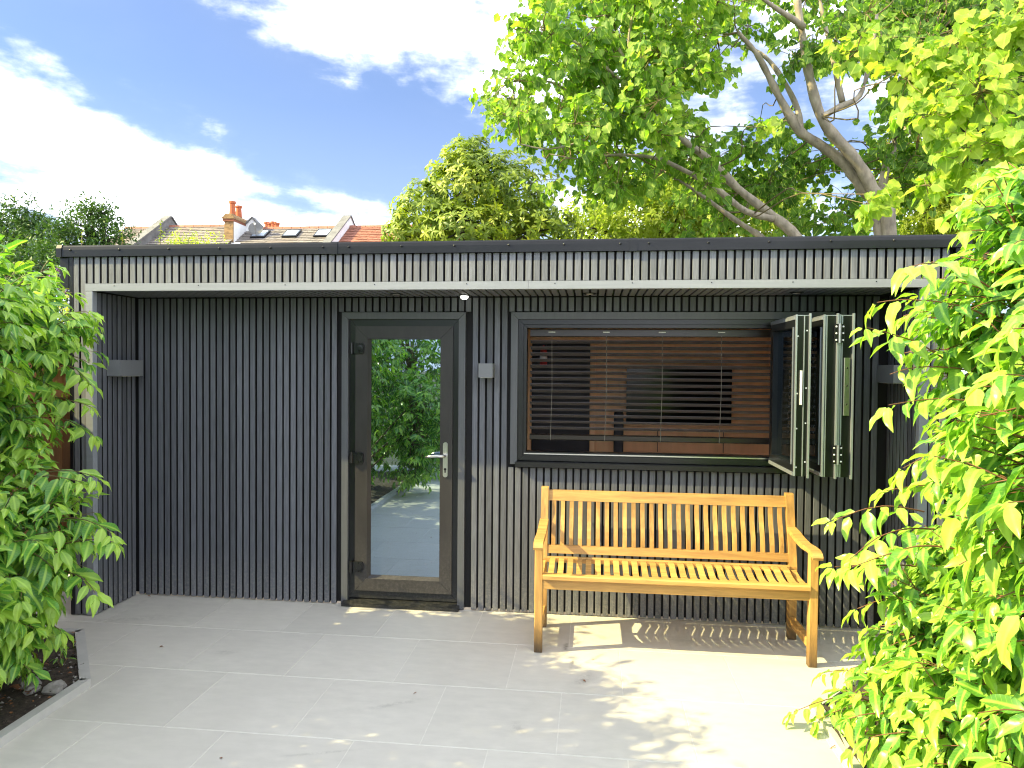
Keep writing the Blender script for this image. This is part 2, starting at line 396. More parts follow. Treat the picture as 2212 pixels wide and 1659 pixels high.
# planting beds: soil, kerbs, stones
def soil_patch(name, poly, seed):
    r = np.random.default_rng(seed); xs = np.array(poly); n = 46
    x0, y0 = xs.min(0); x1, y1 = xs.max(0)
    def inside(px, py):
        c = False; j = len(poly) - 1
        for i in range(len(poly)):
            (xi, yi), (xj, yj) = poly[i], poly[j]
            if (yi > py) != (yj > py) and px < (xj - xi)*(py - yi)/(yj - yi) + xi: c = not c
            j = i
        return c
    gx = np.linspace(x0, x1, n); gy = np.linspace(y0, y1, n); v = []; f = []; idx = {}
    for i in range(n):
        for j in range(n):
            v.append((gx[i], gy[j], .022 + .012*math.sin(gx[i]*9) * math.cos(gy[j]*7) + r.uniform(-.009, .014)))
    for i in range(n - 1):
        for j in range(n - 1):
            if inside((gx[i] + gx[i+1])/2, (gy[j] + gy[j+1])/2): f.append((i*n + j, (i+1)*n + j, (i+1)*n + j + 1, i*n + j + 1))
    m = B(); m.v = v; m.f = f
    return struct(m.build(name, SOIL, None, True))
soil_patch('soil', [(-4.4, -.76), (-2.955, -.76), (-2.455, -1.345), (-2.43, -2.0), (-2.38, -5.6), (-4.4, -5.6)], 1)
soil_patch('soil', [(1.06, -1.12), (1.5, -.62), (2.6, -.62), (2.6, -5.5), (1.06, -5.5)], 2)
def kerb(pts, w, h, top=0.0):
    """one kerb stone per straight run, mitred"""
    pts = [np.array(p) for p in pts]
    for a, b in zip(pts[:-1], pts[1:]):
        d = (b - a)/np.linalg.norm(b - a); nrm = np.array([-d[1], d[0]])*w
        g = d*.003
        q = [a + g, b - g, b - g + nrm, a + g + nrm]
        yield q
def build_kerb(lines, w, h):
    for q in kerb(lines, w, h):
        struct(B().prism([tuple(p) for p in q], 2, -.03, h).build('kerb', KERB))
build_kerb([(-2.43, -4.4), (-2.405, -1.9), (-2.432, -1.322), (-2.93, -.728), (-3.6, -.745)][::1], .048, .040)
build_kerb([(1.9, -.58), (1.48, -.58), (1.035, -1.09), (1.035, -4.0)], .046, .028)

# ------------------------------------------------------------------ garden room
EF = -.424
XL, XR, ZS = -3.099, 1.78, 2.043
room = thing('garden_room', (-.65, 0, 0), 'black slatted flat-roofed garden room with deep porch recess', 'garden room')
PITCH_S, SW = .0474, .0350
slat_cache = {}
def slat(parent, x, z0, z1, y, side=0, name='slat', mat=None):
    """vertical batten: side 0 faces -y (front face at y), 1 faces +x, -1 faces -x"""
    mat = mat or SLAT; key = (round(z1 - z0, 3), side, mat.name)
    if key not in slat_cache:
        t = .026; L = key[0]
        m = B()
        if side == 0: m.bbox(0, SW, 0, t, 0, L, .0018)
        elif side == 1: m.bbox(-t, 0, 0, SW, 0, L, .0018)
        else: m.bbox(0, t, 0, SW, 0, L, .0018)
        me = m.mesh('slat', mat); me.materials.append(BLACKB); ax = 1 if side == 0 else 0
        for p in me.polygons:
            if abs(p.normal[1 - ax]) > .9: p.material_index = 1
        slat_cache[key] = me
    o = link(name, slat_cache[key], parent)
    j = random.uniform(-.0009, .0009)
    o.location = (x + (j if side == 0 else 0), y + (0 if side == 0 else j), z0)
    return o
# openings
DX0, DX1, DZ1 = -1.644, -.814, 1.945
WX0, WX1, WZ0, WZ1 = -.517, 1.475, .966, 1.945
bw = B()
for (x0, x1, z0, z1) in ((XL - .15, DX0 + .03, 0, 2.2), (DX1 - .03, WX0 + .03, 0, 2.2), (WX1 - .03, XR + .15, 0, 2.2), (DX0 + .03, DX1 - .03, DZ1 - .03, 2.2),
                         (WX0 + .03, WX1 - .03, WZ1 - .03, 2.2), (WX0 + .03, WX1 - .03, 0, WZ0 + .03)):
    bw.box(x0, x1, .0275, .13, z0 + .002, z1)
wall = bw.build('wall', BLACKB, room)
x = XL + .010
while x + SW < XR - .004:
    segs = [(.006, ZS - .004)]
    if x + SW > DX0 - .004 and x < DX1 + .004: segs = [(DZ1 + .004, ZS - .004)]
    elif x + SW > WX0 - .004 and x < WX1 + .004: segs = [(.006, WZ0 - .022), (WZ1 + .004, ZS - .004)]
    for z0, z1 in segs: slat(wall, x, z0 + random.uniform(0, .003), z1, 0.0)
    x += PITCH_S
# side walls of the recess
for sx, sd in ((XL, 1), (XR, -1)):
    w = B().box(min(sx - sd*.0275, sx - sd*.05), max(sx - sd*.0275, sx - sd*.05), EF + .02, .018, .002, 2.2).build('side_wall', BLACKB, room)
    y = EF + .040
    while y + SW < .0:
        slat(w, sx, .006, ZS - .004, y, sd); y += PITCH_S
# front facade strips and fascia
fas = B().box(-3.262, 1.955, EF + .0275, EF + .078, ZS + .03, 2.30).build('fascia', BLACKB, room)
strL = B().box(-3.262, XL - .052, EF + .0275, EF + .078, .002, 2.07).build('end_panel', BLACKB, room)
strR = B().box(XR + .052, 1.955, EF + .0275, EF + .078, .002, 2.07).build('end_panel', BLACKB, room)
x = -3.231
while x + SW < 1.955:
    if x + SW < -3.14: slat(strL, x, .006, 2.256, EF, mat=SLATLIT)
    elif x > 1.83: slat(strR, x, .006, 2.256, EF, mat=SLATLIT)
    else: slat(fas, x, 2.0935, 2.256, EF, mat=SLATLIT)
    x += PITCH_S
B().bbox(-3.262, -3.236, EF - .001, EF + .05, .004, 2.256, .003).build('corner_trim', EDGE, room)
B().bbox(1.957, 1.985, EF - .001, EF + .05, .004, 2.256, .003).build('corner_trim', EDGE, room)
# pale L-trim round the opening (left, top, right), returning into the recess
B().bbox(-3.147, XL, EF - .006, EF + .036, .004, 2.043, .002).build('opening_trim', TRIM, room)
for a, b in ((-3.147, -.371), (-.3695, 1.833)):
    o = B().prism([(EF - .006, 2.045), (EF + .036, 2.045), (EF + .036, 2.060), (EF + .004, 2.091), (EF - .006, 2.091)], 0, a, b).build('opening_trim', TRIM, room)
    k = 0
    for i in range(5):
        xx = a + (b - a)*(i + .35)/5
        B().lathe((xx, EF - .006, 2.076), [(.0035, 0), (.0035, -.0012), (.002, -.002)], 8, 1).build('screw', EDGE, o)
B().bbox(1.783, 1.833, EF - .006, EF + .036, .004, 2.043, .002).build('opening_trim', TRIM, room)
# roof edge
def roof_trim(a, b):
    o = B().prism([(EF - .018, 2.2575), (EF + .06, 2.2575), (EF + .06, 2.328), (EF - .008, 2.328), (EF - .015, 2.318), (EF - .018, 2.30)], 0, a, b).build('roof_trim', EDGE, room)
    return o
tr = [roof_trim(-3.327, -1.5345), roof_trim(-1.532, .2255), roof_trim(.228, 2.03)]
for i, t in enumerate(tr):
    a, b = ((-3.327, -1.53), (-1.53, .226), (.226, 2.03))[i]
    for k in range(6):
        xx = a + .09 + (b - a - .16)*k/5
        B().lathe((xx, EF - .018, 2.298), [(.0075, 0), (.0075, -.003), (.005, -.006), (.002, -.007)], 8, 1).build('screw', EDGE, t)
for xx in (-1.533, .227):
    B().prism([(EF - .0215, 2.2545), (EF + .05, 2.2545), (EF + .05, 2.3305), (EF - .010, 2.3305), (EF - .0185, 2.319), (EF - .0215, 2.30)], 0, xx - .021, xx + .021).build('joint_cover', EDGE, room)
B().prism([(EF - .0215, 2.2545), (EF + .05, 2.2545), (EF + .05, 2.3325), (EF - .012, 2.3325), (EF - .0215, 2.31)], 0, -3.332, -3.296).build('corner_cover', EDGE, room)
B().box(-3.325, -3.268, EF + .004, 3.1, 2.065, 2.256).build('end_flashing', EDGE, room)
B().box(-3.270, -3.262, EF + .02, 3.1, .002, 2.064).build('end_wall', BLACKB, room)
B().box(1.985, 2.0, EF + .02, 3.1, .002, 2.25).build('end_wall', BLACKB, room)
m = B()
for (xa, xb, ya, yb) in ((-3.32, -3.1, EF + .062, 3.12), (1.85, 2.025, EF + .062, 3.12), (-3.1, 1.85, EF + .062, .35), (-3.1, 1.85, 1.75, 3.12)): m.box(xa, xb, ya, yb, 2.262, 2.310)  # middle left open: added hole that brings daylight indoors
m.build('roof', EDGE, room)
# soffit
sb = B().box(XL, XR, EF + .036, .0, ZS + .024, ZS + .04)
sf = sb.build('soffit', BLACKB, room)
m = B(); x = XL + .01
while x + SW < XR:
    m.box(x, x + SW, EF + .037, -.003, ZS + .004, ZS + .022); x += PITCH_S
stuff(m.build('soffit_slat', SLAT, sf))
# interior
B().box(-3.25, 1.98, 2.62, 2.7, 0, 2.25).build('inner_wall', OAK, room)
B().box(-3.25, -3.2, .12, 2.62, 0, 2.25).build('inner_wall', INWALL, room)
B().box(1.93, 1.98, .12, 2.62, 0, 2.25).build('inner_wall', OAK, room)
m = B()
for (xa, xb, ya, yb) in ((-3.25, -3.1, .12, 2.62), (1.85, 1.98, .12, 2.62), (-3.1, 1.85, .12, .35), (-3.1, 1.85, 1.75, 2.62)): m.box(xa, xb, ya, yb, 2.10, 2.16)  # ceiling left open below the added roof hole
m.build('inner_ceiling', INWALL, room)
B().box(-3.12, 1.87, .33, 1.77, 2.318, 2.324).build('added_rooflight', ROOFGLASS_ADDED, room)  # added, unseen glazing over the roof hole that lights the room
B().box(-3.25, 1.98, .02, 2.62, -.004, .012).build('inner_floor', INFLOOR, room)
B().bbox(-.60, -.015, 2.585, 2.618, .012, 1.86, .004).build('inner_door', INDARK, room)
B().bbox(-.66, -.605, 2.58, 2.618, .012, 1.92, .004).build('door_lining', OAK, room)
B().bbox(-.605, .04, 2.58, 2.618, 1.865, 1.92, .004).build('door_lining', OAK, room)
B().box(-3.2, -.665, 2.58, 2.618, .012, 2.1).build('inner_panel', INDARK, room)
B().bbox(-.012, .04, 2.58, 2.618, .012, 1.862, .004).build('door_lining', OAK, room)
B().box(.04, 1.93, 2.607, 2.618, 1.0, 1.012).build('wall_batten', OAK, room)
for xx in (.66, 1.30):
    B().box(xx, xx + .006, 2.613, 2.6195, .02, 1.0).build('panel_joint', INDARK, room)
B().bbox(.36, 1.62, 2.30, 2.6, .70, .765, .004).build('shelf', OAK, room)

# door
casing = B()
def frame_pieces(x0, x1, z0, z1, w, y0, y1, bottom=False):
    """mitred frame as separate prisms"""
    P = [[(x0, z0), (x0 + w, z0 + (w if bottom else 0)), (x0 + w, z1 - w), (x0, z1)],
         [(x0, z1), (x0 + w, z1 - w), (x1 - w, z1 - w), (x1, z1)],
         [(x1, z1), (x1 - w, z1 - w), (x1 - w, z0 + (w if bottom else 0)), (x1, z0)]]
    if bottom: P.append([(x1, z0), (x1 - w, z0 + w), (x0 + w, z0 + w), (x0, z0)])
    return P
def frame_build(name, mat, parent, x0, x1, z0, z1, w, y0, y1, bottom=False):
    m = B()
    for k, p in enumerate(frame_pieces(x0, x1, z0, z1, w, y0, y1, bottom)):
        c = np.mean(np.array(p), 0)
        q = [tuple(np.array(a) + (c - np.array(a))*.0016) for a in p]
        m.prism(q, 1, y0, y1)
    return m.build(name, mat, parent)
frame_build('door_casing', CASING, room, DX0, DX1, .003, DZ1, .044, -.006, .045)
frame_build('door_frame', FRAMEB, room, -1.602, -.858, .045, 1.902, .05, .016, .09, True)
B().prism([(-.045, .003), (-.045, .022), (.05, .046), (.10, .046), (.10, .003)], 0, -1.628, -.842).build('door_sill', FRAMEB, room)
door = frame_build('door', DOORM, room, -1.553, -.898, .098, 1.855, .082, .002, .062, True)
# chamfered bead round the glass
bead = B()
gx0, gx1, gz0, gz1 = -1.451, -.985, .200, 1.768
ox0, ox1, oz0, oz1 = -1.471, -.980, .180, 1.773
for (a, b, c, d) in (((ox0, oz0), (gx0, gz0), (gx0, gz1), (ox0, oz1)), ((ox0, oz1), (gx0, gz1), (gx1, gz1), (ox1, oz1)),
                     ((ox1, oz1), (gx1, gz1), (gx1, gz0), (ox1, oz0)), ((ox1, oz0), (gx1, gz0), (gx0, gz0), (ox0, oz0))):
    i = len(bead.v)
    bead.v += [(a[0], .003, a[1]), (b[0], .026, b[1]), (c[0], .026, c[1]), (d[0], .003, d[1])]
    bead.f.append((i, i + 1, i + 2, i + 3))
bead.build('glazing_bead', DOORM, door)
B().box(gx0 - .01, gx1 + .01, .0275, .034, gz0 - .01, gz1 + .01).build('glass_pane', DOORGLASS, door)
for zc in (1.708, .985, .258):
    m = B().bbox(-1.565, -1.520, -.016, .001, zc - .034, zc + .034, .006)
    m.tube([(-1.574, -.012, zc - .036), (-1.574, -.012, zc + .036)], .011, 10)
    n = 14; pts = [(-1.520, zc - .034)] + [(-1.506 + .014*math.sin(t), zc - .034 + .018 - .018*math.cos(t)) for t in np.linspace(0, math.pi/2, 5)] + \
        [(-1.506 + .014*math.cos(t), zc + .016 + .018*math.sin(t)) for t in np.linspace(0, math.pi/2, 5)] + [(-1.520, zc + .034)]
    m.prism(pts, 1, -.014, .001)
    m.lathe((-1.516, -.014, zc), [(.022, 0), (.020, -.003), (.012, -.004)], 14, 1)
    m.build('hinge', FRAMEB, door)
h = B()
pts = [(-.9425 + .0155*math.cos(t), 1.083 + .0155*math.sin(t)) for t in np.linspace(0, math.pi, 8)] + [(-.9425 + .0155*math.cos(t), .884 + .0155*math.sin(t)) for t in np.linspace(math.pi, 2*math.pi, 8)]
h.prism(pts, 1, -.006, .001).build('handle_plate', STEEL, door)
B().tube([(-.9425, -.004, 1.012), (-.9425, -.045, 1.012), (-.952, -.055, 1.012), (-.985, -.058, 1.013), (-1.03, -.058, 1.010), (-1.062, -.052, 1.004)], [.010, .010, .0105, .0095, .009, .007], 10).build('handle', STEEL, door, True)
k = B().lathe((-.9425, -.006, .922), [(.0085, 0), (.0085, -.004)], 12, 1); k.box(-.9465, -.9385, -.010, -.005, .900, .918)
k.build('lock_cylinder', EDGE, door)
# window
frame_build('window_casing', CASING, room, WX0, WX1, WZ0, WZ1, .044, -.006, .045)
wf = frame_build('window_frame', FRAMEB, room, -.472, 1.430, .990, 1.902, .034, .014, .10, True)
frame_build('inner_frame', FRAMEB, wf, -.4375, 1.3955, 1.0245, 1.8675, .020, .03, .12, True)
B().box(-.43, 1.385, .020, .0295, 1.030, 1.037).build('bottom_track', STEEL, wf)
B().prism([(-.038, .953), (-.038, .981), (.04, .989), (.04, .953)], 0, -.482, 1.49).build('window_sill', EDGE, room)
# folding sashes, folded back square to the wall
def sash(x0, x1, kind):
    y0, y1, z0, z1 = -.545, -.022, 1.012, 1.880
    w = .062
    m = B()
    m.box(x0, x1, y0, y0 + w, z0, z1); m.box(x0, x1, y1 - w, y1, z0, z1)
    m.box(x0, x1, y0 + w, y1 - w, z0, z0 + w); m.box(x0, x1, y0 + w, y1 - w, z1 - w, z1)
    s = m.build('folding_sash', FRAMEB, room)
    B().box(x0 + .030, x0 + .044, y0 + w - .008, y1 - w + .008, z0 + w - .008, z1 - w + .008).build('glass_pane', SASHGLASS, s)
    tt = .0075
    f = B()
    f.box(x0 - .001, x0 + tt, y0 - .012, y0 - .0005, z0 + .002, z1 + .006)
    f.box(x1 - tt, x1 + .001, y0 - .018, y0 - .0005, z0 - .008, z1 + .012)
    if kind != 'a': f.box(x0 + .012, x0 + .018, y0 - .010, y0 - .0005, z0, z1)
    else: f.box(x0 + .043, x0 + .047, y0 - .008, y0 - .0005, z0, z1)
    f.build('edge_strip', ALU, s)
    f = B(); f.box(x0 - .0045, x0 - .0005, y0 + .004, y1 - .01, z0 + .002, z0 + .022); f.box(x0 - .0045, x0 - .0005, y0 + .004, y1 - .01, z1 - .020, z1 - .002)
    f.box(x0 - .0045, x0 - .0005, y0 + .03, y0 + .038, z0 + .06, z1 - .06)
    f.build('rail_strip', ALU, s)
    B().box(x0 + .002, x1 - .002, y0 + .002, y1 - .03, z1 + .0005, z1 + .004).build('top_cap', ALU, s)
    if kind == 'a':
        for zz in (1.80, 1.49, 1.30, 1.09):
            B().lathe((x0 + .014, y0 - .0005, zz - .03), [(.0045, 0), (.0045, -.002), (.002, -.003)], 8, 1).build('screw', WHITEP, s)
            B().lathe((x1 - .016, y0 - .0005, zz), [(.0045, 0), (.0045, -.002), (.002, -.003)], 8, 1).build('screw', WHITEP, s)
        B().box(x0 + .026, x0 + .036, y0 - .014, y0 - .0005, 1.40, 1.585).build('lock_strip', WHITEP, s)
    if kind == 'c':
        p = B().bbox(x0 + .027, x0 + .058, y0 - .012, y0 - .0005, 1.345, 1.655, .003).build('lock_plate', STEEL, s)
        for zz in (1.60, 1.505, 1.405):
            B().lathe((x0 + .0425, y0 - .0125, zz), [(.005, 0), (.004, -.001)], 8, 1).build('keyhole', FRAMEB, p)
    return s
sa = sash(1.092, 1.168, 'a'); sb_ = sash(1.236, 1.310, 'b'); sc = sash(1.316, 1.391, 'c')
for zc in (1.785, 1.135):
    hg = B().bbox(1.288, 1.310, -.568, -.5635, zc - .05, zc + .05, .002).bbox(1.316, 1.340, -.568, -.5635, zc - .05, zc + .05, .002).build('hinge', FRAMEB, sc)
    B().tube([(1.313, -.572, zc - .052), (1.313, -.572, zc + .052)], .007, 10).build('knuckle', STEEL, sc)
    m = B()
    for xx in (1.296, 1.331):
        for dz in (-.036, 0, .036): m.lathe((xx, -.568, zc + dz), [(.0048, 0), (.0048, -.002), (.002, -.003)], 8, 1)
    stuff(m.build('hinge_screw', WHITEP, sc))
# blind
bl = thing('venetian_blind', (.48, .16, 1.83), 'dark wood venetian blind lowered with open slats in the window', 'blind')
B().bbox(-.405, 1.385, .135, .185, 1.795, 1.845, .004).build('head_rail', BLIND, bl)
sm = B().prism([(-.022, .008), (-.0215, .0105), (.022, -.0085), (.0225, -.0105)], 0, 0, 1.79).mesh('blind_slat', BLIND)
for k in range(15):
    o = link('blind_slat', sm, bl); o.location = (-.405, .16, 1.762 - .0408*k); o.rotation_euler = (random.uniform(-.04, .04), 0, random.uniform(-.0006, .0006))
m = B()
for k in range(6): m.prism([(-.022, .0), (-.0215, .0022), (.022, .0022), (.0225, 0)], 0, 0, 1.79); 
sm2 = B().bbox(-.405, 1.385, .138, .184, 1.112, 1.150, .006).build('bottom_rail', BLIND, bl)
for xx in (-.262, .094, .452, .825):
    B().tube([(xx, .134, 1.80), (xx + .004, .1335, 1.45), (xx - .004, .134, 1.11)], .0014, 5).build('cord', CORD, bl)
    B().box(xx - .022, xx + .022, .131, .1345, 1.822, 1.828).build('cord_clip', WHITEP, bl)
# things inside
tv = thing('television', (.855, 2.56, 1.34), 'large black flat television on the wooden wall seen through the blind', 'television')
B().bbox(.347, 1.365, 2.55, 2.60, 1.056, 1.615, .006).build('casing', SCREEN, tv)
B().box(.357, 1.355, 2.547, 2.5495, 1.068, 1.605).build('screen', SCREEN, tv)
sp = thing('tower_speaker', (.268, 2.4, .03), 'tall slim black tower speaker standing left of the television', 'speaker')
B().bbox(.222, .314, 2.35, 2.47, .04, 1.155, .01).build('body', INDARK, sp)
B().lathe((.268, 2.41, .012), [(.10, 0), (.10, .02), (.05, .028)], 20).build('base', INDARK, sp)
B().lathe((.268, 2.41, 1.155), [(.045, 0), (.043, .015), (.03, .022)], 16).build('top_cap', INDARK, sp)
fx = thing('extinguisher', (-.48, 2.5, 1.6), 'small red cylinder with white label behind the blind at left', 'extinguisher')
B().lathe((-.48, 2.53, 1.60), [(.030, 0), (.036, .01), (.036, .16), (.025, .19), (.012, .20), (.012, .22)], 16).build('body', REDP, fx)
B().lathe((-.48, 2.53, 1.685), [(.0365, 0), (.0365, .045)], 16).build('paper_label', WHITEP, fx)
B().bbox(-.50, -.45, 2.52, 2.54, 1.81, 1.825, .003).build('handle', INDARK, fx)

# lights on the building
def wall_light(loc, x0, x1, y0, y1, z0, z1, label, pl):
    t = thing('wall_light', loc, label, 'wall light', 'box wall lights in the porch')
    B().bbox(x0, x1, y0, y1, z0, z1, .0015).build('lamp_housing', SCON, t)
    B().box(x0 + .012, x1 - .012, y0 + .012, y1 - .012, z0 - .002, z0 - .0005).build('lens', INWALL, t)
    B().box(*pl).build('back_plate', SCON, t)
wall_light((XL, -.2, 1.56), XL + .004, XL + .098, -.308, -.082, 1.513, 1.617, 'box wall light on the shaded side wall at the left end of the porch', (XL + .0005, XL + .0035, -.29, -.10, 1.525, 1.605))
wall_light((-.663, 0, 1.57), -.709, -.619, -.12, -.004, 1.524, 1.614, 'small cube wall light on the slats between door and window', (-.70, -.628, -.0035, -.0005, 1.53, 1.608))
wall_light((XR, -.23, 1.57), XR - .1, XR - .004, -.345, -.115, 1.518, 1.620, 'box wall light on the side wall behind the laurel leaves', (XR - .0035, XR - .0005, -.33, -.13, 1.53, 1.61))
for xx, lb in ((-1.23, 'black recessed downlight in the soffit above the door'), (-.016, 'black recessed downlight in the soffit above the window left half'), (1.20, 'black recessed downlight in the dark soffit above the folded sashes')):
    t = thing('downlight', (xx, -.165, ZS), lb, 'downlight', 'recessed downlights in the soffit')
    B().lathe((xx, -.165, ZS + .003), [(.042, 0), (.042, -.004), (.034, -.006), (.030, -.002)], 20).build('ring', EDGE, t)
    B().lathe((xx, -.165, ZS + .002), [(.028, 0), (.022, -.003)], 16).build('lens', INWALL, t)
t = thing('dome_light', (-.808, -.09, ZS), 'small white lit dome under the soffit right of the door', 'ceiling light')
B().lathe((-.808, -.09, ZS + .003), [(.035, 0), (.035, -.005), (.028, -.007)], 20).build('ring', EDGE, t)
B().lathe((-.808, -.09, ZS - .004), [(.0265, 0), (.024, -.010), (.015, -.018), (.004, -.021)], 18).build('dome', LAMPON, t, True)

# ------------------------------------------------------------------ bench
bench = thing('garden_bench', (.455, -.41, 0), 'golden slatted wooden garden bench standing under the window', 'bench')
BX0, BX1 = -.303, 1.212
for x0, x1, sd in ((BX0, BX0 + .045, 0), (BX1 - .045, BX1, 1)):
    B().bbox(x0, x1, -.622, -.575, .002, .606, .004).build('leg', TEAKLEG, bench)
    # rear leg running up into the raked back post
    prof = [(-.236, .002), (-.190, .002), (-.186, .42), (-.092, .835), (-.098, .846), (-.130, .846), (-.137, .838), (-.232, .43)]
    B().prism(prof, 0, x0, x1).build('leg', TEAKLEG, bench)
    ax0, ax1 = x0 - .004, x1 + .004
    top = [(-.17, .655), (-.26, .648), (-.36, .634), (-.46, .628), (-.56, .634), (-.63, .634), (-.665, .622), (-.68, .603)]
    bot = [(-.676, .590), (-.655, .600), (-.62, .606), (-.56, .606), (-.46, .600), (-.36, .606), (-.26, .620), (-.19, .628)]
    B().prism(top + bot, 0, ax0, ax1).build('armrest', TEAK, bench)
    B().bbox(x0 + .006, x1 - .006, -.574, -.237, .085, .135, .004).build('stretcher', TEAK, bench)
    side = [(-.574, .434), (-.52, .415), (-.42, .395), (-.32, .397), (-.238, .415), (-.238, .365), (-.574, .365)]
    B().prism(side, 0, x0 + .008, x1 - .008).build('seat_side', TEAK, bench)
def post_y(z): return -.232 + (z - .43)*(.100/.40)
zt = .80
B().prism([(post_y(.765) + .006, .765), (post_y(.765) + .034, .765), (post_y(.826) + .034, .826), (post_y(.826) + .006, .826)], 0, BX0 + .0455, BX1 - .0455).build('top_rail', TEAK, bench)
B().prism([(post_y(.456) + .004, .456), (post_y(.456) + .03, .456), (post_y(.502) + .03, .502), (post_y(.502) + .004, .502)], 0, BX0 + .0455, BX1 - .0455).build('lower_back_rail', TEAK, bench)
B().bbox(BX0 + .0455, BX1 - .0455, -.246, -.215, .405, .438, .004).build('rear_seat_rail', TEAK, bench)
B().bbox(BX0 + .0455, BX1 - .0455, -.640, -.585, .414, .440, .004).build('front_seat_rail', TEAK, bench)
B().bbox(BX0 + .0455, BX1 - .0455, -.618, -.594, .357, .4135, .003).build('apron', TEAK, bench)
pf = []
for k in range(7):
    z = .5025 + (.7645 - .5025)*k/6; pf.append((post_y(z) + .014 + .012*math.sin(k/6*math.pi*2)*-.7, z))
bs = B().prism([(a - .006, z) for a, z in pf] + [(a + .006, z) for a, z in pf[::-1]], 0, -.0125, .0125).mesh('back_slat', TEAKV)
sp_ = []
for k in range(8):
    yy = -.5845 + (.5845 - .2465)*k/7; t = k/7
    sp_.append((yy, .436 - .030*math.sin(min(1, t*1.15)*math.pi)**1.2 if t < .87 else .4365 - .004))
ss = B().prism([(a, z - .013) for a, z in sp_] + [(a, z) for a, z in sp_[::-1]], 0, -.0165, .0165).mesh('seat_slat', TEAK)
for k in range(26):
    xx = -.222 + (1.131 + .222)*k/25
    o = link('back_slat', bs, bench); o.location = Vector((xx, 0, 0)); 
    o = link('seat_slat', ss, bench); o.location = Vector((xx, 0, 0))
B().bbox(BX0 + .046, BX1 - .046, -.43, -.40, .362, .388, .003).build('seat_bearer', TEAK, bench)

# ------------------------------------------------------------------ foliage engine
def leaf_template(kind, bend=.25, fold=.35, wav=0.0, ser=0.0):
    """unit leaf lying along +x, normal +z; returns verts, faces, uv"""
    if kind == 'laurel':
        n = 8; ts = np.linspace(0, 1, n)
        wid = .5*.46*np.sin(np.pi*ts**.82)**.9*(1 - .25*ts); wid[0] = .012; wid[-1] = .004
    elif kind == 'lime':
        n = 8; ts = np.array([-.05, .04, .18, .36, .54, .72, .87, 1.0]); wid = .5*np.array([.40, .76, .95, 1.0, .90, .66, .34, .01])
    elif kind == 'blade':
        n = 5; ts = np.linspace(0, 1, n); wid = .5*.36*np.array([.08, .72, 1.0, .7, .03])
    else:
        n = 3; ts = np.array([0, .45, 1.0]); wid = .5*.5*np.array([.1, 1, .05])
    V = []; UV = []; F = []
    for i, t in enumerate(ts):
        z = -bend*t*t
        x = t*(1 - .18*bend*t)
        wob = wav*math.sin(t*9 + 1); wob2 = wav*math.sin(t*8 + 2.6)
        s1 = 1 + ser*(1 if i % 2 else -1)
        w = wid[i]
        V += [(x, -w*s1, z + fold*w + wob*w), (x, 0, z), (x, w*s1, z + fold*w + wob2*w)]
        UV += [(.5 - w, t), (.5, t), (.5 + w, t)]
    for i in range(n - 1):
        a = 3*i
        F += [(a, a + 3, a + 4, a + 1), (a + 1, a + 4, a + 5, a + 2)]
    if kind == 'lime':   # notched heart base
        V.append((.06, 0, 0)); UV.append((.5, 0)); V[1] = (.06, 0, 0)
    return np.array(V), np.array(F), np.array(UV)
TPL = {
    'laurel': [leaf_template('laurel', .30, .35, .25), leaf_template('laurel', .12, .5, .35), leaf_template('laurel', .5, .25, .3)],
    'lime': [leaf_template('lime', .22, .18, .2, .07), leaf_template('lime', .4, .35, .3, .06), leaf_template('lime', .08, .3, -.2, .08)],
    'blade': [leaf_template('blade', .2, .3), leaf_template('blade', .45, .3)],
    'tiny': [leaf_template('tiny', .15, .2), leaf_template('tiny', .3, .3)],
}
def fill_mesh(name, V, F, UV, R, mat):
    me = bpy.data.meshes.new(name)
    nv, nf = len(V), len(F)
    me.vertices.add(nv); me.vertices.foreach_set('co', V.astype(np.float32).ravel())
    me.loops.add(nf*4); me.loops.foreach_set('vertex_index', F.astype(np.int32).ravel())
    me.polygons.add(nf); me.polygons.foreach_set('loop_start', np.arange(0, nf*4, 4, dtype=np.int32))
    me.polygons.foreach_set('use_smooth', np.ones(nf, bool))
    uvl = me.uv_layers.new(name='UVMap'); uvl.data.foreach_set('uv', UV[F.ravel()].astype(np.float32).ravel())
    a = me.attributes.new('rnd', 'FLOAT', 'POINT'); a.data.foreach_set('value', R.astype(np.float32))
    me.materials.append(mat); me.update(calc_edges=True); me.validate()
    return me
LEAF_MESH = {}
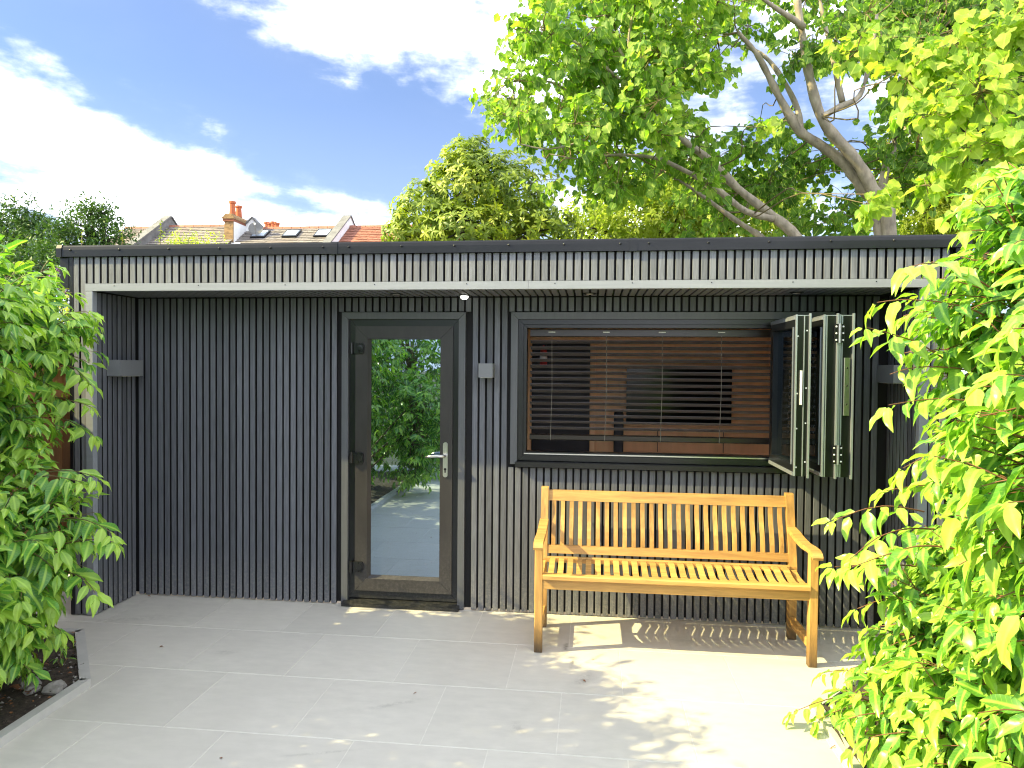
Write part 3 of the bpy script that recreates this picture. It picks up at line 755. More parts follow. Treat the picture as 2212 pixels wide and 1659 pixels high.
class Leaves:
    clear = None
    def __init__(s): s.p = []; s.d = []; s.n = []; s.s = []; s.r = []
    def add(s, p, d, n, size, r): s.p.append(p); s.d.append(d); s.n.append(n); s.s.append(size); s.r.append(r)
    def finish(s, parent, kind, mat, n_obj=0, leaf_name='leaf', rest_name='foliage'):
        P = np.array(s.p); D = np.array(s.d); N = np.array(s.n); L = np.array(s.s); R = np.clip(np.array(s.r), 0, 1)
        D /= np.linalg.norm(D, axis=1)[:, None]
        Y = np.cross(N, D); Y /= (np.linalg.norm(Y, axis=1)[:, None] + 1e-9); N = np.cross(D, Y)
        if s.clear is not None:
            C = P + D*L[:, None]*.5; u, v, w = project(C); c = s.clear
            k = ~((u > c[0]) & (u < c[1]) & (v > c[2]) & (v < c[3]) & (w < c[4]))
            P, D, N, Y, L, R = P[k], D[k], N[k], Y[k], L[k], R[k]
        var = RNG.integers(0, len(TPL[kind]), len(P))
        pick = np.zeros(len(P), bool)
        if n_obj:
            C = P + D*L[:, None]*.5
            u, v, w = project(C)
            ok = (w > .3) & (u > -20) & (u < 2232) & (v > -20) & (v < 1679)
            dist = np.linalg.norm(C - CAM, axis=1); size = L/dist*FPX
            cell = 18.0
            best = {}
            for i in np.nonzero(ok)[0]:
                k = (int(u[i]//cell), int(v[i]//cell))
                if k not in best or dist[i] < dist[best[k]]: best[k] = i
            ids = np.array(sorted(best.values(), key=lambda i: -size[i]*(1 + .0*dist[i])))[:n_obj]
            pick[ids] = True
            for i in ids:
                q = int(min(7, R[i]*8)); key = (kind, int(var[i]), q, mat.name)
                if key not in LEAF_MESH:
                    V, F, UV = TPL[kind][var[i]]
                    LEAF_MESH[key] = fill_mesh('leaf', V, F, UV, np.full(len(V), (q + .5)/8), mat)
                o = bpy.data.objects.new(leaf_name, LEAF_MESH[key]); COL.objects.link(o)
                M = Matrix.Identity(4)
                for a in range(3):
                    M[a][0] = D[i][a]*L[i]; M[a][1] = Y[i][a]*L[i]; M[a][2] = N[i][a]*L[i]; M[a][3] = P[i][a]
                o.parent = parent; o.matrix_parent_inverse = world_of(parent).inverted(); o.matrix_basis = M
        rest = np.nonzero(~pick)[0]
        Vs, Fs, Us, Rs = [], [], [], []; base = 0
        for k in range(len(TPL[kind])):
            ii = rest[var[rest] == k]
            if not len(ii): continue
            V, F, UV = TPL[kind][k]; m = len(V)
            W = P[ii][:, None, :] + L[ii][:, None, None]*(V[None, :, 0:1]*D[ii][:, None, :] + V[None, :, 1:2]*Y[ii][:, None, :] + V[None, :, 2:3]*N[ii][:, None, :])
            Vs.append(W.reshape(-1, 3)); Fs.append((F[None] + (base + m*np.arange(len(ii)))[:, None, None]).reshape(-1, 4))
            Us.append(np.tile(UV, (len(ii), 1))); Rs.append(np.repeat(R[ii], m)); base += m*len(ii)
        if Vs:
            o = link(rest_name, fill_mesh(rest_name, np.concatenate(Vs), np.concatenate(Fs), np.concatenate(Us), np.concatenate(Rs), mat), parent)
            stuff(o)
UP = np.array([0, 0, 1.0])
def unit(v): return v/(np.linalg.norm(v) + 1e-9)
def rdir(r): return unit(r.normal(size=3))
def spray(LV, TW, r, p0, d0, length, lsize, step, droop=.5, r0=.35, rtip=.45, trad=.0028, hang=.55, nside=1.0):
    """one leafy twig with alternate leaves"""
    n = max(3, int(length/step)); d = unit(d0); p = np.array(p0, float); pts = [p.copy()]
    side = 1; lat = unit(np.cross(d, UP) + .01*rdir(r))
    for i in range(n):
        t = (i + 1)/n
        d = unit(d + droop*step*np.array([0, 0, -1.0]) + .10*rdir(r)); p = p + d*step; pts.append(p.copy())
        if t > .18:
            lat = unit(np.cross(d, UP) + 1e-3)
            for sg in ((side,) if i < n - 1 else (side, 0, -side)):
                sz = lsize*r.uniform(.55, 1.2)*(.8 if t > .85 else 1)
                ld = unit(d*r.uniform(.35, .8) + lat*sg*r.uniform(.5, .95)*nside - UP*hang*r.uniform(.3, 1.5) + .22*rdir(r))
                nn = unit(UP*.9 + .55*unit(d*np.array([1, 1, 0])) + .38*rdir(r))
                LV.add(p + ld*.012, ld, nn, sz, r0 + rtip*max(0, t - .35)*1.4 + r.uniform(-.28, .28))
            side = -side
    if TW is not None: TW.tube(pts, [trad*(1.25 - .8*i/len(pts)) for i in range(len(pts))], 5, False)
    return pts

def shrub(name, label, cat, base, lobes, nspray, lsize, mat, twig, seed, n_obj=300, kind='laurel', step=.036, slen=(.22, .42),
          inner=900, group=None, zmin=.06, face=None, reject=None, stems=5, extra=None, droop=1.6, clear=None):
    r = np.random.default_rng(seed)
    t = thing(name, base, label, cat, group); LV = Leaves(); TW = B()
    b0 = np.array(base, float)
    cs = [np.array(l[0], float) for l in lobes]; rs = [np.array(l[1], float) for l in lobes]
    wts = np.array([(R[0]*R[1] + R[1]*R[2] + R[0]*R[2]) for R in rs]); wts /= wts.sum()
    stem = B()
    for i, (c, R) in enumerate(zip(cs, rs)):
        for k in range(stems):
            e = c + R*rdir(r)*.45; s0 = b0 + np.array([r.uniform(-.12, .12), r.uniform(-.12, .12), 0])
            mid = (s0 + e)/2 + .06*rdir(r)
            stem.tube([s0, mid, e], [.016, .012, .006], 6, False)
    n = 0; tries = 0
    while n < nspray and tries < nspray*8:
        tries += 1
        i = r.choice(len(cs), p=wts); u = rdir(r)
        if face is not None and u @ face < -.35 and r.random() < .75: continue
        jit = r.uniform(.72, 1.0)
        tip = cs[i] + rs[i]*u*jit
        inside = any(j != i and np.sum(((tip - cs[j])/rs[j])**2) < .55 for j in range(len(cs)))
        if inside or tip[2] < zmin: continue
        if reject is not None and reject(tip): continue
        out = unit(u/rs[i]); d0 = unit(out*.9 + UP*.30 + .35*rdir(r))
        ln = r.uniform(*slen)
        p0 = tip - d0*ln*.85
        spray(LV, TW, r, p0, d0, ln, lsize, step, droop=droop)
        TW.tube([p0, p0 + (cs[i] - p0)*.5 + .03*rdir(r), cs[i] + (b0 - cs[i])*.15], [.0035, .005, .008], 5, False)
        n += 1
    for k in range(inner):
        i = r.choice(len(cs), p=wts); u = rdir(r)*r.uniform(.35, .8)
        p = cs[i] + rs[i]*u
        if p[2] < zmin: continue
        if reject is not None and reject(p): continue
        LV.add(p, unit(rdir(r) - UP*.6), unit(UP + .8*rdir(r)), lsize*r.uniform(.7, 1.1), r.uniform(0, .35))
    if extra: extra(LV, TW, r)
    stem.build('stem', twig, t, True); stuff(TW.build('twig', twig, t, True))
    LV.clear = clear
    LV.finish(t, kind, mat, n_obj)
    return t

# left laurel
def ex_left(LV, TW, r):
    for (u, v, Y, dx, dz, ln) in ((185, 760, -1.15, 1, .1, .42), (175, 850, -1.15, 1, -.1, .40), (185, 905, -1.1, 1, -.25, .36), (170, 985, -1.5, 1, .15, .42), (210, 1095, -1.5, 1, .1, .34),
                                  (210, 1160, -1.55, 1, 0, .36), (200, 1220, -1.55, 1, -.05, .34), (120, 1330, -1.6, .8, -.2, .3), (150, 1010, -1.55, 1, .05, .3), (60, 575, -1.2, .8, .5, .34), (130, 650, -1.2, .8, .4, .34)):
        p = at(u, v, Y); d = unit(np.array([dx, -.25, dz + .25])); spray(LV, TW, r, p - d*ln*.75, d, ln, .108, .034, droop=1.7, r0=.5)
def rej_left(p):
    u, v, w = project(p[None]); return (92 < u[0] < 140 and 905 < v[0] < 958) or u[0] > 215 and v[0] > 0 and p[1] > -1.9
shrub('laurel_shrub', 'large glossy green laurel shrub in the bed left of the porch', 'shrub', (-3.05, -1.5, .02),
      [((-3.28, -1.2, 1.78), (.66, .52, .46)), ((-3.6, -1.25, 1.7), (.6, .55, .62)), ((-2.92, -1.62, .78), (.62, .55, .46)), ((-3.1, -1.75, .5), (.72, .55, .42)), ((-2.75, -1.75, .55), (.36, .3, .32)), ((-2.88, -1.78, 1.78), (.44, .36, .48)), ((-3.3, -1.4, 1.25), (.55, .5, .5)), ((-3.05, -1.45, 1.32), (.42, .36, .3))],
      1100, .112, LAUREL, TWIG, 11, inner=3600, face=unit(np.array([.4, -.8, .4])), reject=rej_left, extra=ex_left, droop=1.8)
# hedge continuing along the left bed towards the camera (casts the patio shade)
shrub('laurel_hedge', 'laurel hedge further along the left bed towards the viewer', 'hedge', (-3.1, -3.4, .02),
      [((-2.82, -2.45, 1.35), (.5, .40, 1.15)), ((-2.8, -3.2, 1.4), (.5, .5, 1.2)), ((-2.9, -4.2, 1.3), (.6, .7, 1.3)), ((-2.15, -3.95, .85), (.5, .5, .85)), ((-2.72, -2.25, 1.9), (.44, .36, .5)), ((-2.7, -2.8, 2.0), (.45, .5, .6)), ((-3.0, -2.1, 1.2), (.45, .3, .95))],
      560, .115, LAUREL, TWIG, 12, n_obj=0, inner=4500, stems=3)
shrub('laurel_hedge', 'tall hedge behind the patio mirrored in the glass door', 'hedge', (-2.0, -6.0, 0),
      [((-4.0, -5.8, 1.6), (.9, .7, 1.7)), ((-2.9, -6.2, 1.6), (.8, .7, 1.75)), ((-1.8, -6.2, 1.5), (.8, .6, 1.6)), ((-2.3, -5.2, .7), (.7, .5, .75)), ((-5.2, -6.5, 1.9), (.9, .8, 2.1))],
      800, .12, LAUREL, TWIG, 13, n_obj=0, inner=5000, stems=3)
# right laurels
def ex_right(LV, TW, r):
    for (u, v, Y, dx, dz, ln) in ((1895, 690, -1.75, -1, .35, .40), (1960, 590, -1.9, -1, .3, .4), (1985, 520, -1.9, -1, .4, .4), (1970, 760, -1.8, -1, .1, .36), (1965, 850, -1.9, -1, -.1, .4), (1990, 930, -1.8, -1, -.3, .4),
                                  (1840, 1050, -1.6, -1, .15, .40), (1850, 1110, -1.7, -1, 0, .4), (1835, 1180, -1.6, -1, .1, .38), (1890, 1270, -1.6, -1, -.1, .38), (1960, 1020, -1.75, -1, .1, .4), (1880, 1150, -1.9, -1, 0, .4)):
        p = at(u, v, Y); d = unit(np.array([dx, -.2, dz + .2])); spray(LV, TW, r, p - d*ln*.8, d, ln, .115, .036, droop=1.8, r0=.62)
def rej_right(p):
    u, v, w = project(p[None]); u, v = u[0], v[0]
    lim = np.interp(v, [350, 450, 560, 680, 780, 930, 1000, 1100, 1300, 1420, 1500, 1659], [2170, 2070, 2000, 1960, 1980, 2030, 1990, 1910, 1900, 1840, 1800, 1850])
    return w[0] > 0 and u < lim and p[1] < -.3
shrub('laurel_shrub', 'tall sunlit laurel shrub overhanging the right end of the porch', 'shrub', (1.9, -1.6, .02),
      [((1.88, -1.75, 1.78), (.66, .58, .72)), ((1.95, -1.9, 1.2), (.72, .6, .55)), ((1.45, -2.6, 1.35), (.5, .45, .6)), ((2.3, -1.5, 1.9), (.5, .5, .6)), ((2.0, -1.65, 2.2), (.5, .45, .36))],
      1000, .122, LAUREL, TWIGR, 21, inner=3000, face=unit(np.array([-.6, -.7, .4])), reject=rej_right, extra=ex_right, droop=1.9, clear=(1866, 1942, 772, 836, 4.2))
def ex_low(LV, TW, r):
    for (u, v, Y, dx, dz, ln) in ((1745, 1465, -1.25, -1, .2, .36), (1790, 1500, -1.3, -1, 0, .36), (1800, 1560, -1.4, -1, -.1, .36), (1830, 1440, -1.2, -1, .1, .4), (1860, 1400, -1.2, -1, .2, .38), (1850, 1610, -1.5, -1, -.1, .4)):
        p = at(u, v, Y); d = unit(np.array([dx, -.25, dz + .2])); spray(LV, TW, r, p - d*ln*.8, d, ln, .10, .032, droop=1.7, r0=.55)
shrub('laurel_shrub', 'low laurel shrub spilling over the right patio kerb below the bench arm', 'shrub', (1.75, -1.8, .02),
      [((1.72, -1.7, .62), (.62, .6, .45)), ((1.55, -2.3, .72), (.45, .45, .5)), ((1.85, -1.2, .6), (.45, .4, .5)), ((1.42, -1.75, .3), (.42, .5, .28)), ((1.4, -2.1, .4), (.34, .4, .34))],
      620, .118, LAUREL, TWIGR, 22, inner=1800, face=unit(np.array([-.6, -.7, .4])), reject=rej_right, extra=ex_low, droop=1.8)

# ------------------------------------------------------------------ trees behind the garden room
def limb_points(px, Y0, Y1):
    n = len(px); return [at(u, v, Y0 + (Y1 - Y0)*i/(n - 1)) for i, (u, v) in enumerate(px)]
def c3(l): return [(1026 + x*.5361, y*.5361) for x, y in l]
def smooth_path(pts, sub=3):
    pts = [np.array(p) for p in pts]; out = []
    for i in range(len(pts) - 1):
        p0 = pts[max(i-1, 0)]; p1 = pts[i]; p2 = pts[i+1]; p3 = pts[min(i+2, len(pts)-1)]
        for k in range(sub):
            t = k/sub
            out.append(.5*((2*p1) + (-p0 + p2)*t + (2*p0 - 5*p1 + 4*p2 - p3)*t*t + (-p0 + 3*p1 - 3*p2 + p3)*t**3))
    out.append(pts[-1]); return out
def limb(mb, pts, r0, r1, n=10, seed=0):
    P = smooth_path(pts, 4); m = len(P); r = np.random.default_rng(seed)
    mb.tube(P, [.70*(r0 + (r1 - r0)*i/(m - 1))*r.uniform(.86, 1.14) for i in range(m)], n)
    return P
lt = thing('broadleaf_tree', tuple(at(1915, 520, 3.6)*np.array([1, 1, 0])), 'large bright green broadleaf tree with forked grey trunk behind the garden room', 'tree')
LT = Leaves(); LTW = B(); rt = np.random.default_rng(5)
tk = B(); PATHS = []
base = at(1915, 520, 3.6); root = base*np.array([1, 1, 0])
def addl(px, Y0, Y1, r0, r1, sd, low=None):
    pts = limb_points(c3(px), Y0, Y1)
    if low is not None: pts = [low] + pts
    P = limb(tk, pts, r0, r1, 10, sd); PATHS.append(P); return P
addl([(1635, 945), (1560, 760), (1490, 660), (1400, 590), (1310, 530), (1270, 470), (1220, 380), (1170, 280), (1130, 210), (1060, 130)], 3.55, 3.1, .112, .03, 1, root + np.array([-.05, -.03, 0]))
addl([(1670, 945), (1600, 760), (1530, 640), (1440, 540), (1390, 460), (1350, 320), (1320, 150), (1295, -20)], 3.45, 3.0, .108, .048, 2, root)
addl([(1680, 945), (1642, 790), (1655, 680), (1690, 580), (1730, 535), (1790, 515)], 3.7, 3.9, .078, .05, 3, root + np.array([.08, .05, 0]))
addl([(1730, 535), (1745, 460), (1800, 330), (1850, 150)], 3.9, 3.7, .04, .02, 4)
addl([(1310, 530), (1300, 440), (1240, 320), (1170, 230), (1090, 190), (980, 170)], 3.35, 3.7, .055, .015, 5)
addl([(1400, 470), (1470, 430), (1550, 385), (1590, 250), (1620, 60)], 3.15, 3.4, .05, .025, 6)
addl([(1480, 410), (1440, 230), (1400, 50), (1380, -40)], 3.3, 3.5, .045, .02, 7)
addl([(1325, 110), (1270, 70), (1180, 10), (1100, -60)], 3.0, 2.7, .05, .02, 8)
base2 = root + np.array([-1.0, .35, 0])
addl([(1295, 955), (1200, 870), (1060, 760), (950, 650), (860, 580), (790, 520), (740, 450), (650, 320), (560, 160), (520, 60)], 3.4, 2.6, .085, .02, 9, at(1775, 600, 3.45))
addl([(1200, 880), (1090, 850), (960, 750), (830, 680), (720, 635), (550, 625), (470, 650)], 3.3, 2.8, .055, .012, 10)
addl([(1160, 960), (1040, 880), (890, 770), (760, 690)], 3.5, 3.9, .06, .015, 11, at(1720, 580, 3.5))
addl([(790, 520), (600, 470), (420, 390), (300, 330), (150, 330), (80, 380)], 2.8, 2.4, .028, .008, 12)
addl([(720, 420), (560, 300), (420, 180), (280, 110), (160, 120)], 2.7, 2.3, .026, .008, 13)
addl([(650, 320), (620, 180), (640, 40), (660, -40)], 2.65, 2.5, .026, .012, 14)
addl([(600, 470), (450, 560), (300, 600), (180, 580)], 2.75, 2.5, .02, .008, 15)
addl([(550, 625), (420, 640), (300, 620)], 2.85, 2.7, .016, .006, 16)
tk.build('trunk', BARK, lt, True)
GAPS = [((1560, 230), 75, 75), ((1590, 150), 40, 90), ((1700, 230), 45, 60), ((1880, 270), 60, 60), ((2010, 330), 40, 25), ((1555, 275), 60, 30)]
# leaf clumps: picture position, depth, radius, leaf count
clumps = []
def region(poly_u, poly_v, n, Yr, rr, dens=1.0, light=.0, seed=0):
    r = np.random.default_rng(seed); k = 0; tr_ = 0
    while k < n and tr_ < n*30:
        tr_ += 1
        u = r.uniform(*poly_u); v = r.uniform(*poly_v)
        edge = np.interp(v, [-60, 0, 60, 130, 200, 260, 330, 420, 470], [1190, 1190, 1110, 1140, 1070, 1085, 1150, 1200, 1260])
        if u < edge + 8: continue
        if any(((u - g[0][0])/g[1])**2 + ((v - g[0][1])/g[2])**2 < 1 for g in GAPS): continue
        clumps.append((u, v, r.uniform(*Yr), r.uniform(*rr), light + r.uniform(-.12, .12), dens)); k += 1
region((1060, 1560), (-60, 260), 84, (2.0, 4.2), (.22, .40), 1, .12, 1)
region((1120, 1540), (250, 405), 42, (2.2, 4.2), (.2, .36), 1, .08, 2)
region((1480, 1900), (290, 500), 34, (3.9, 5.2), (.25, .40), 1, -.10, 3)
region((1560, 2212), (-80, 130), 44, (2.6, 5.2), (.25, .45), 1, -.08, 4)
region((1850, 2230), (80, 420), 36, (3.4, 5.5), (.25, .45), 1, -.10, 5)
# sunlit foreground sprays over the right end of the roof
for (u, v, Y, rad, n) in ((1850, 110, 1.2, .22, 30), (1960, 170, 1.0, .25, 40), (2060, 90, .9, .25, 40), (2010, 250, .8, .22, 40), (2120, 200, .7, .3, 50), (2190, 320, .6, .25, 40), (2090, 330, .7, .22, 40),
                          (1640, 275, 2.2, .13, 16), (1500, 150, 1.8, .10, 10), (1450, 190, 2.0, .10, 8), (1870, 440, 1.3, .17, 22), (1910, 420, 1.2, .15, 18), (2000, 400, .9, .2, 26), (2100, 430, .6, .22, 30), (2180, 60, .8, .3, 46), (1700, 260, 2.1, .10, 8)):
    clumps.append((u, v, Y, rad, .38, n/17.0))
allp = np.concatenate([np.array(P) for P in PATHS])
for (u, v, Y, rad, lightv, dens) in clumps:
    c = at(u, v, Y); j = int(np.argmin(np.linalg.norm(allp - c, axis=1))); a = allp[j]
    midp = (a + c)/2 + np.array([0, 0, .10]) + .08*rdir(rt)
    if np.linalg.norm(a - c) < 2.4: LTW.tube(smooth_path([a, a + (c - a)*.3 + .10*rdir(rt)*np.linalg.norm(c - a), midp, c], 3), list(np.linspace(.009, .003, 10)), 5, False)
    n = max(8, int(60*dens*(rad/.3)**1.5))
    ntw = max(2, n//6)
    for k in range(ntw):
        e = c + rdir(rt)*rad*np.array([1, 1, .8]); 
        md = (c + e)/2 + .04*rdir(rt)
        LTW.tube([c, md, e], [.0035, .0028, .0016], 4, False)
        for q in range(n//ntw):
            t = rt.uniform(.25, 1.05); p = c + (e - c)*t + .05*rdir(rt)
            od = unit(p - c + .05*rdir(rt))
            ld = unit(od*.6 - UP*rt.uniform(.2, 1.1) + .5*rdir(rt))
            nn = unit(UP*.55 + np.array([-.35, -.55, 0])*rt.uniform(.2, 1) + .55*rdir(rt))
            LT.add(p, ld, nn, rt.uniform(.05, .11), .42 + lightv + rt.uniform(-.25, .25))
stuff(LTW.build('twig', TWIG, lt, True))
LT.finish(lt, 'lime', LIMEL, 300)

def crown_tree(name, label, cat, base, lobes, n, lsize, mat, seed, kind='blade', n_obj=0, bark=BARKD, trad=.09, whorl=0, top=None, group=None, hang=.3, limbs=7):
    """tree with its own trunk, limbs and a crown of leaf whorls or leaf sprays on uneven lobes"""
    r = np.random.default_rng(seed); t = thing(name, tuple(base), label, cat, group)
    tb = B(); cs = [np.array(l[0], float) for l in lobes]; rs = [np.array(l[1], float) for l in lobes]
    b0 = np.array(base, float)
    hi = np.mean(cs, 0)
    P = limb(tb, [b0, b0 + (hi - b0)*.5 + .1*rdir(r), hi], trad, trad*.5, 9, seed)
    LV = Leaves(); tw = B()
    wts = np.array([R[0]*R[1]*R[2] for R in rs])**(2/3); wts /= wts.sum()
    for c, R in zip(cs, rs):
        tb.tube(smooth_path([P[len(P)*2//3], (P[len(P)*2//3] + c)/2 + .12*rdir(r), c], 3), list(np.linspace(trad*.5, trad*.2, 7)), 7, False)
        for k in range(limbs):
            e = c + R*rdir(r)*.8; tw.tube([c, (c + e)/2 + .06*rdir(r), e], [trad*.18, trad*.12, trad*.05], 5, False)
    per = whorl if whorl else 7
    for k in range(n//per):
        i = r.choice(len(cs), p=wts); u = rdir(r)
        rad = r.uniform(.55, 1.0)**.5
        bump = 1 + .16*math.sin(u[0]*7 + seed) * math.cos(u[2]*6 + seed*2)
        c = cs[i] + rs[i]*u*rad*bump
        out = unit(u/rs[i] + .5*UP + .4*rdir(r))
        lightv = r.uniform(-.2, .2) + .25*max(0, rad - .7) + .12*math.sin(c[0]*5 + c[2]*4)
        if whorl:
            a = unit(np.cross(out, rdir(r))); b = np.cross(out, a)
            for q in range(whorl):
                th = 2*math.pi*q/whorl + r.uniform(-.3, .3)
                d = unit(a*math.cos(th) + b*math.sin(th) + out*r.uniform(-.1, .6) - UP*.1)
                LV.add(c, d, unit(out + .4*rdir(r)), lsize*r.uniform(.7, 1.1), .45 + lightv + r.uniform(-.15, .15))
        else:
            d0 = unit(out + .5*rdir(r)); p = c - d0*lsize*2
            for q in range(per):
                p = p + d0*lsize*r.uniform(.5, .8)
                LV.add(p, unit(d0*.6 + rdir(r)*.8 - UP*hang), unit(UP + .8*rdir(r)), lsize*r.uniform(.6, 1.15), .45 + lightv + r.uniform(-.2, .2))
    tb.build('trunk', bark, t, True); stuff(tw.build('branch', bark, t, True))
    LV.finish(t, kind, mat, n_obj)
    return t
def lobe(u, v, Y, ru, rv, rd=None):
    c = at(u, v, Y); k = (Y - CAM[1])/FPX*1.0
    return (c, (ru*k, rd if rd else (ru + rv)/2*k, rv*k))
def under(u, Y): p = at(u, 520, Y); return (p[0], Y, 0.0)
crown_tree('evergreen_shrub_tree', 'olive green bushy evergreen with whorled leaves left of the large tree', 'tree', under(1020, 5.0),
           [lobe(1010, 400, 5, 100, 90), lobe(920, 470, 4.9, 85, 80), lobe(1090, 430, 5.2, 110, 100), lobe(1010, 345, 5.1, 55, 55), lobe(1150, 500, 5, 110, 60), lobe(880, 510, 4.8, 55, 50), lobe(1000, 500, 4.7, 110, 60)],
           12000, .105, MAGL, 31, 'blade', 300, whorl=6)
crown_tree('golden_shrub', 'pale yellow green shrub glowing between the tree limbs', 'shrub', under(1400, 8.5),
           [lobe(1400, 460, 8.5, 120, 70), lobe(1290, 495, 8.3, 80, 50), lobe(1500, 460, 8.6, 90, 80), lobe(1450, 410, 8.8, 65, 50), lobe(1600, 490, 8.6, 90, 60), lobe(1680, 430, 9, 60, 50)],
           24000, .105, YELL, 32, 'tiny', 0)
crown_tree('golden_shrub', 'pale yellow shrub right of the forked grey trunk', 'shrub', under(2000, 8.0),
           [lobe(1990, 450, 8, 70, 60), lobe(2010, 380, 8.2, 45, 60), lobe(1950, 350, 8.4, 35, 50), lobe(2080, 480, 8, 70, 50)],
           11000, .105, YELL, 33, 'tiny', 0)
crown_tree('dark_tree', 'dark leafy tree with brown trunk at the top right corner', 'tree', under(2150, 7.0),
           [lobe(2150, 60, 7, 110, 80), lobe(2180, 180, 7.2, 80, 80), lobe(2060, 20, 7.1, 80, 60), lobe(2180, 330, 7, 70, 90), lobe(1940, 40, 7.4, 90, 60), lobe(2190, 450, 7, 60, 60)],
           7000, .14, DKL, 34, 'lime', 0, trad=.2)
crown_tree('feathery_tree', 'dark green feathery tree at the far left edge above the roof line', 'tree', under(40, 9.0),
           [lobe(30, 520, 9, 85, 60), lobe(50, 470, 9, 40, 35), lobe(-60, 500, 9, 90, 60), lobe(90, 540, 9, 60, 55)],
           9000, .10, DKL, 35, 'blade', 0, hang=.1)
crown_tree('feathery_tree', 'dark green feathery tree with loose twigs left of the tiled roofs', 'tree', under(190, 8.0),
           [lobe(185, 490, 8, 62, 40), lobe(235, 515, 8, 45, 28), lobe(150, 530, 8, 60, 45), lobe(195, 460, 8, 30, 25), lobe(225, 462, 8, 12, 30)],
           6000, .085, DKL, 36, 'blade', 0, hang=.0)
crown_tree('conifer_hedge', 'mid green conifer hedge behind the left laurel shrub', 'hedge', under(60, 5.0),
           [lobe(30, 600, 5, 90, 80), lobe(105, 590, 5, 50, 60), lobe(-60, 600, 5, 80, 80), lobe(80, 680, 4.6, 80, 80)],
           9000, .075, DKL, 37, 'tiny', 0)
crown_tree('golden_shrub', 'small yellow leafed shrub top in front of the slate roofs', 'shrub', under(420, 6.0),
           [lobe(405, 525, 6, 28, 20), lobe(450, 530, 6, 32, 16), lobe(375, 535, 6, 25, 14), lobe(490, 540, 6, 20, 12)],
           900, .06, YELL, 38, 'blade', 0, trad=.03)
bd = crown_tree('butterfly_bush', 'pale green butterfly bush with purple flowers beside the left building corner', 'shrub', (-3.95, .3, 0),
           [(np.array((-3.78, .35, 1.55)), (.16, .25, .34)), (np.array((-3.9, .45, 1.85)), (.2, .25, .25))], 900, .075, YELL, 39, 'blade', 0, trad=.02)
fl = Leaves(); rf = np.random.default_rng(3)
for (u, v) in ((118, 605), (128, 598), (108, 618), (140, 612)):
    c = at(u, v, .1)
    for k in range(60): fl.add(c + np.array([rf.normal()*.012, rf.normal()*.012, rf.uniform(-.07, .07)]), rdir(rf), rdir(rf), .022, rf.random())
fl.finish(bd, 'tiny', PURP, 0, rest_name='flower')
# pale trunk shrub stems poking over the roof edge
fen = thing('wooden_fence', (-3.82, .5, 0), 'orange brown wooden fence behind the left laurel', 'fence')
fm = B().bbox(0, .018, 0, .118, 0, 1.60, .003).mesh('board', FENCE)
for k in range(46):
    o = link('board', fm, fen); o.location = (-3.83 + random.uniform(-.003, .003), -3.2 + .121*k, .05 + random.uniform(-.004, .004))
for zz in (.35, 1.35): B().box(-3.811, -3.77, -3.2, 2.36, zz, zz + .045).build('rail', FENCE, fen)
B().bbox(-3.845, -3.79, -3.2, 2.36, 1.655, 1.68, .004).build('capping', FENCE, fen)

# ------------------------------------------------------------------ terraced houses beyond
def crop2(x, y): return ((400 + x*.5877)*.54, (780 + y*.5877)*.54)
RY = 28.0
def on(x, y, Y=RY): return at(*crop2(x, y), Y)
PT = math.tan(math.radians(33))
def roof_house(label, xa, xb, zr, mat, tile, drop=2.6, seed=0, deepwall=WHITEW):
    """front roof slope facing the garden with laid tiles, plus rear slope, walls and ridge"""
    r = np.random.default_rng(seed); L = drop/math.sin(math.radians(33)); dep = drop/PT
    t = thing('terraced_house', ((xa + xb)/2, RY, 0), label, 'house', 'terraced houses beyond the garden')
    B().prism([(RY - dep, zr - drop - .1), (RY, zr - .1), (RY + dep, zr - drop - .1), (RY + dep, zr - drop - .22), (RY - dep, zr - drop - .22)], 0, xa + .01, xb - .01).build('roof', mat, t)
    B().box(xa + .01, xb - .01, RY - dep + .3, RY + dep - .3, 0, zr - drop - .24).build('wall', BRICKY, t)
    w, g = tile; V = []; F = []
    rows = int(L/g); m = B()
    for j in range(rows):
        s0 = j*g; x = xa - (w/2 if j % 2 else 0)
        while x < xb:
            x0 = max(x + .006, xa); x1 = min(x + w - .006, xb); x += w
            if x1 - x0 < .04: continue
            l = .014 + r.uniform(0, .016)
            def pt(s_, h): return (RY - s_*math.cos(math.radians(33)) - h*math.sin(math.radians(33)), zr - s_*math.sin(math.radians(33)) + h*math.cos(math.radians(33)) - .02)
            a = pt(s0, .002); b = pt(s0 + g*1.15, l + .012); c = pt(s0 + g*1.15, l - .004); i = len(m.v)
            m.v += [(x0, *a), (x1, *a), (x1, *b), (x0, *b), (x0, *c), (x1, *c)]
            m.f += [(i, i + 3, i + 2, i + 1), (i + 3, i + 4, i + 5, i + 2)]
    stuff(m.build('roof_tile', {SLATEB: SLATE}.get(mat, mat), t))
    rd = B(); x = xa
    while x < xb - .05:
        x1 = min(x + .44, xb); rd.prism([(RY - .13, zr - .07), (RY - .05, zr + .045), (RY + .05, zr + .045), (RY + .13, zr - .07)], 0, x, x1 - .012); x += .45
    stuff(rd.build('ridge_tile', {SLATEB: REDTILE}.get(mat, REDTILE), t))
    return t
def X(x, y=215): return float(on(x, y)[0])
def Zr(x, y): return float(on(x, y)[2])
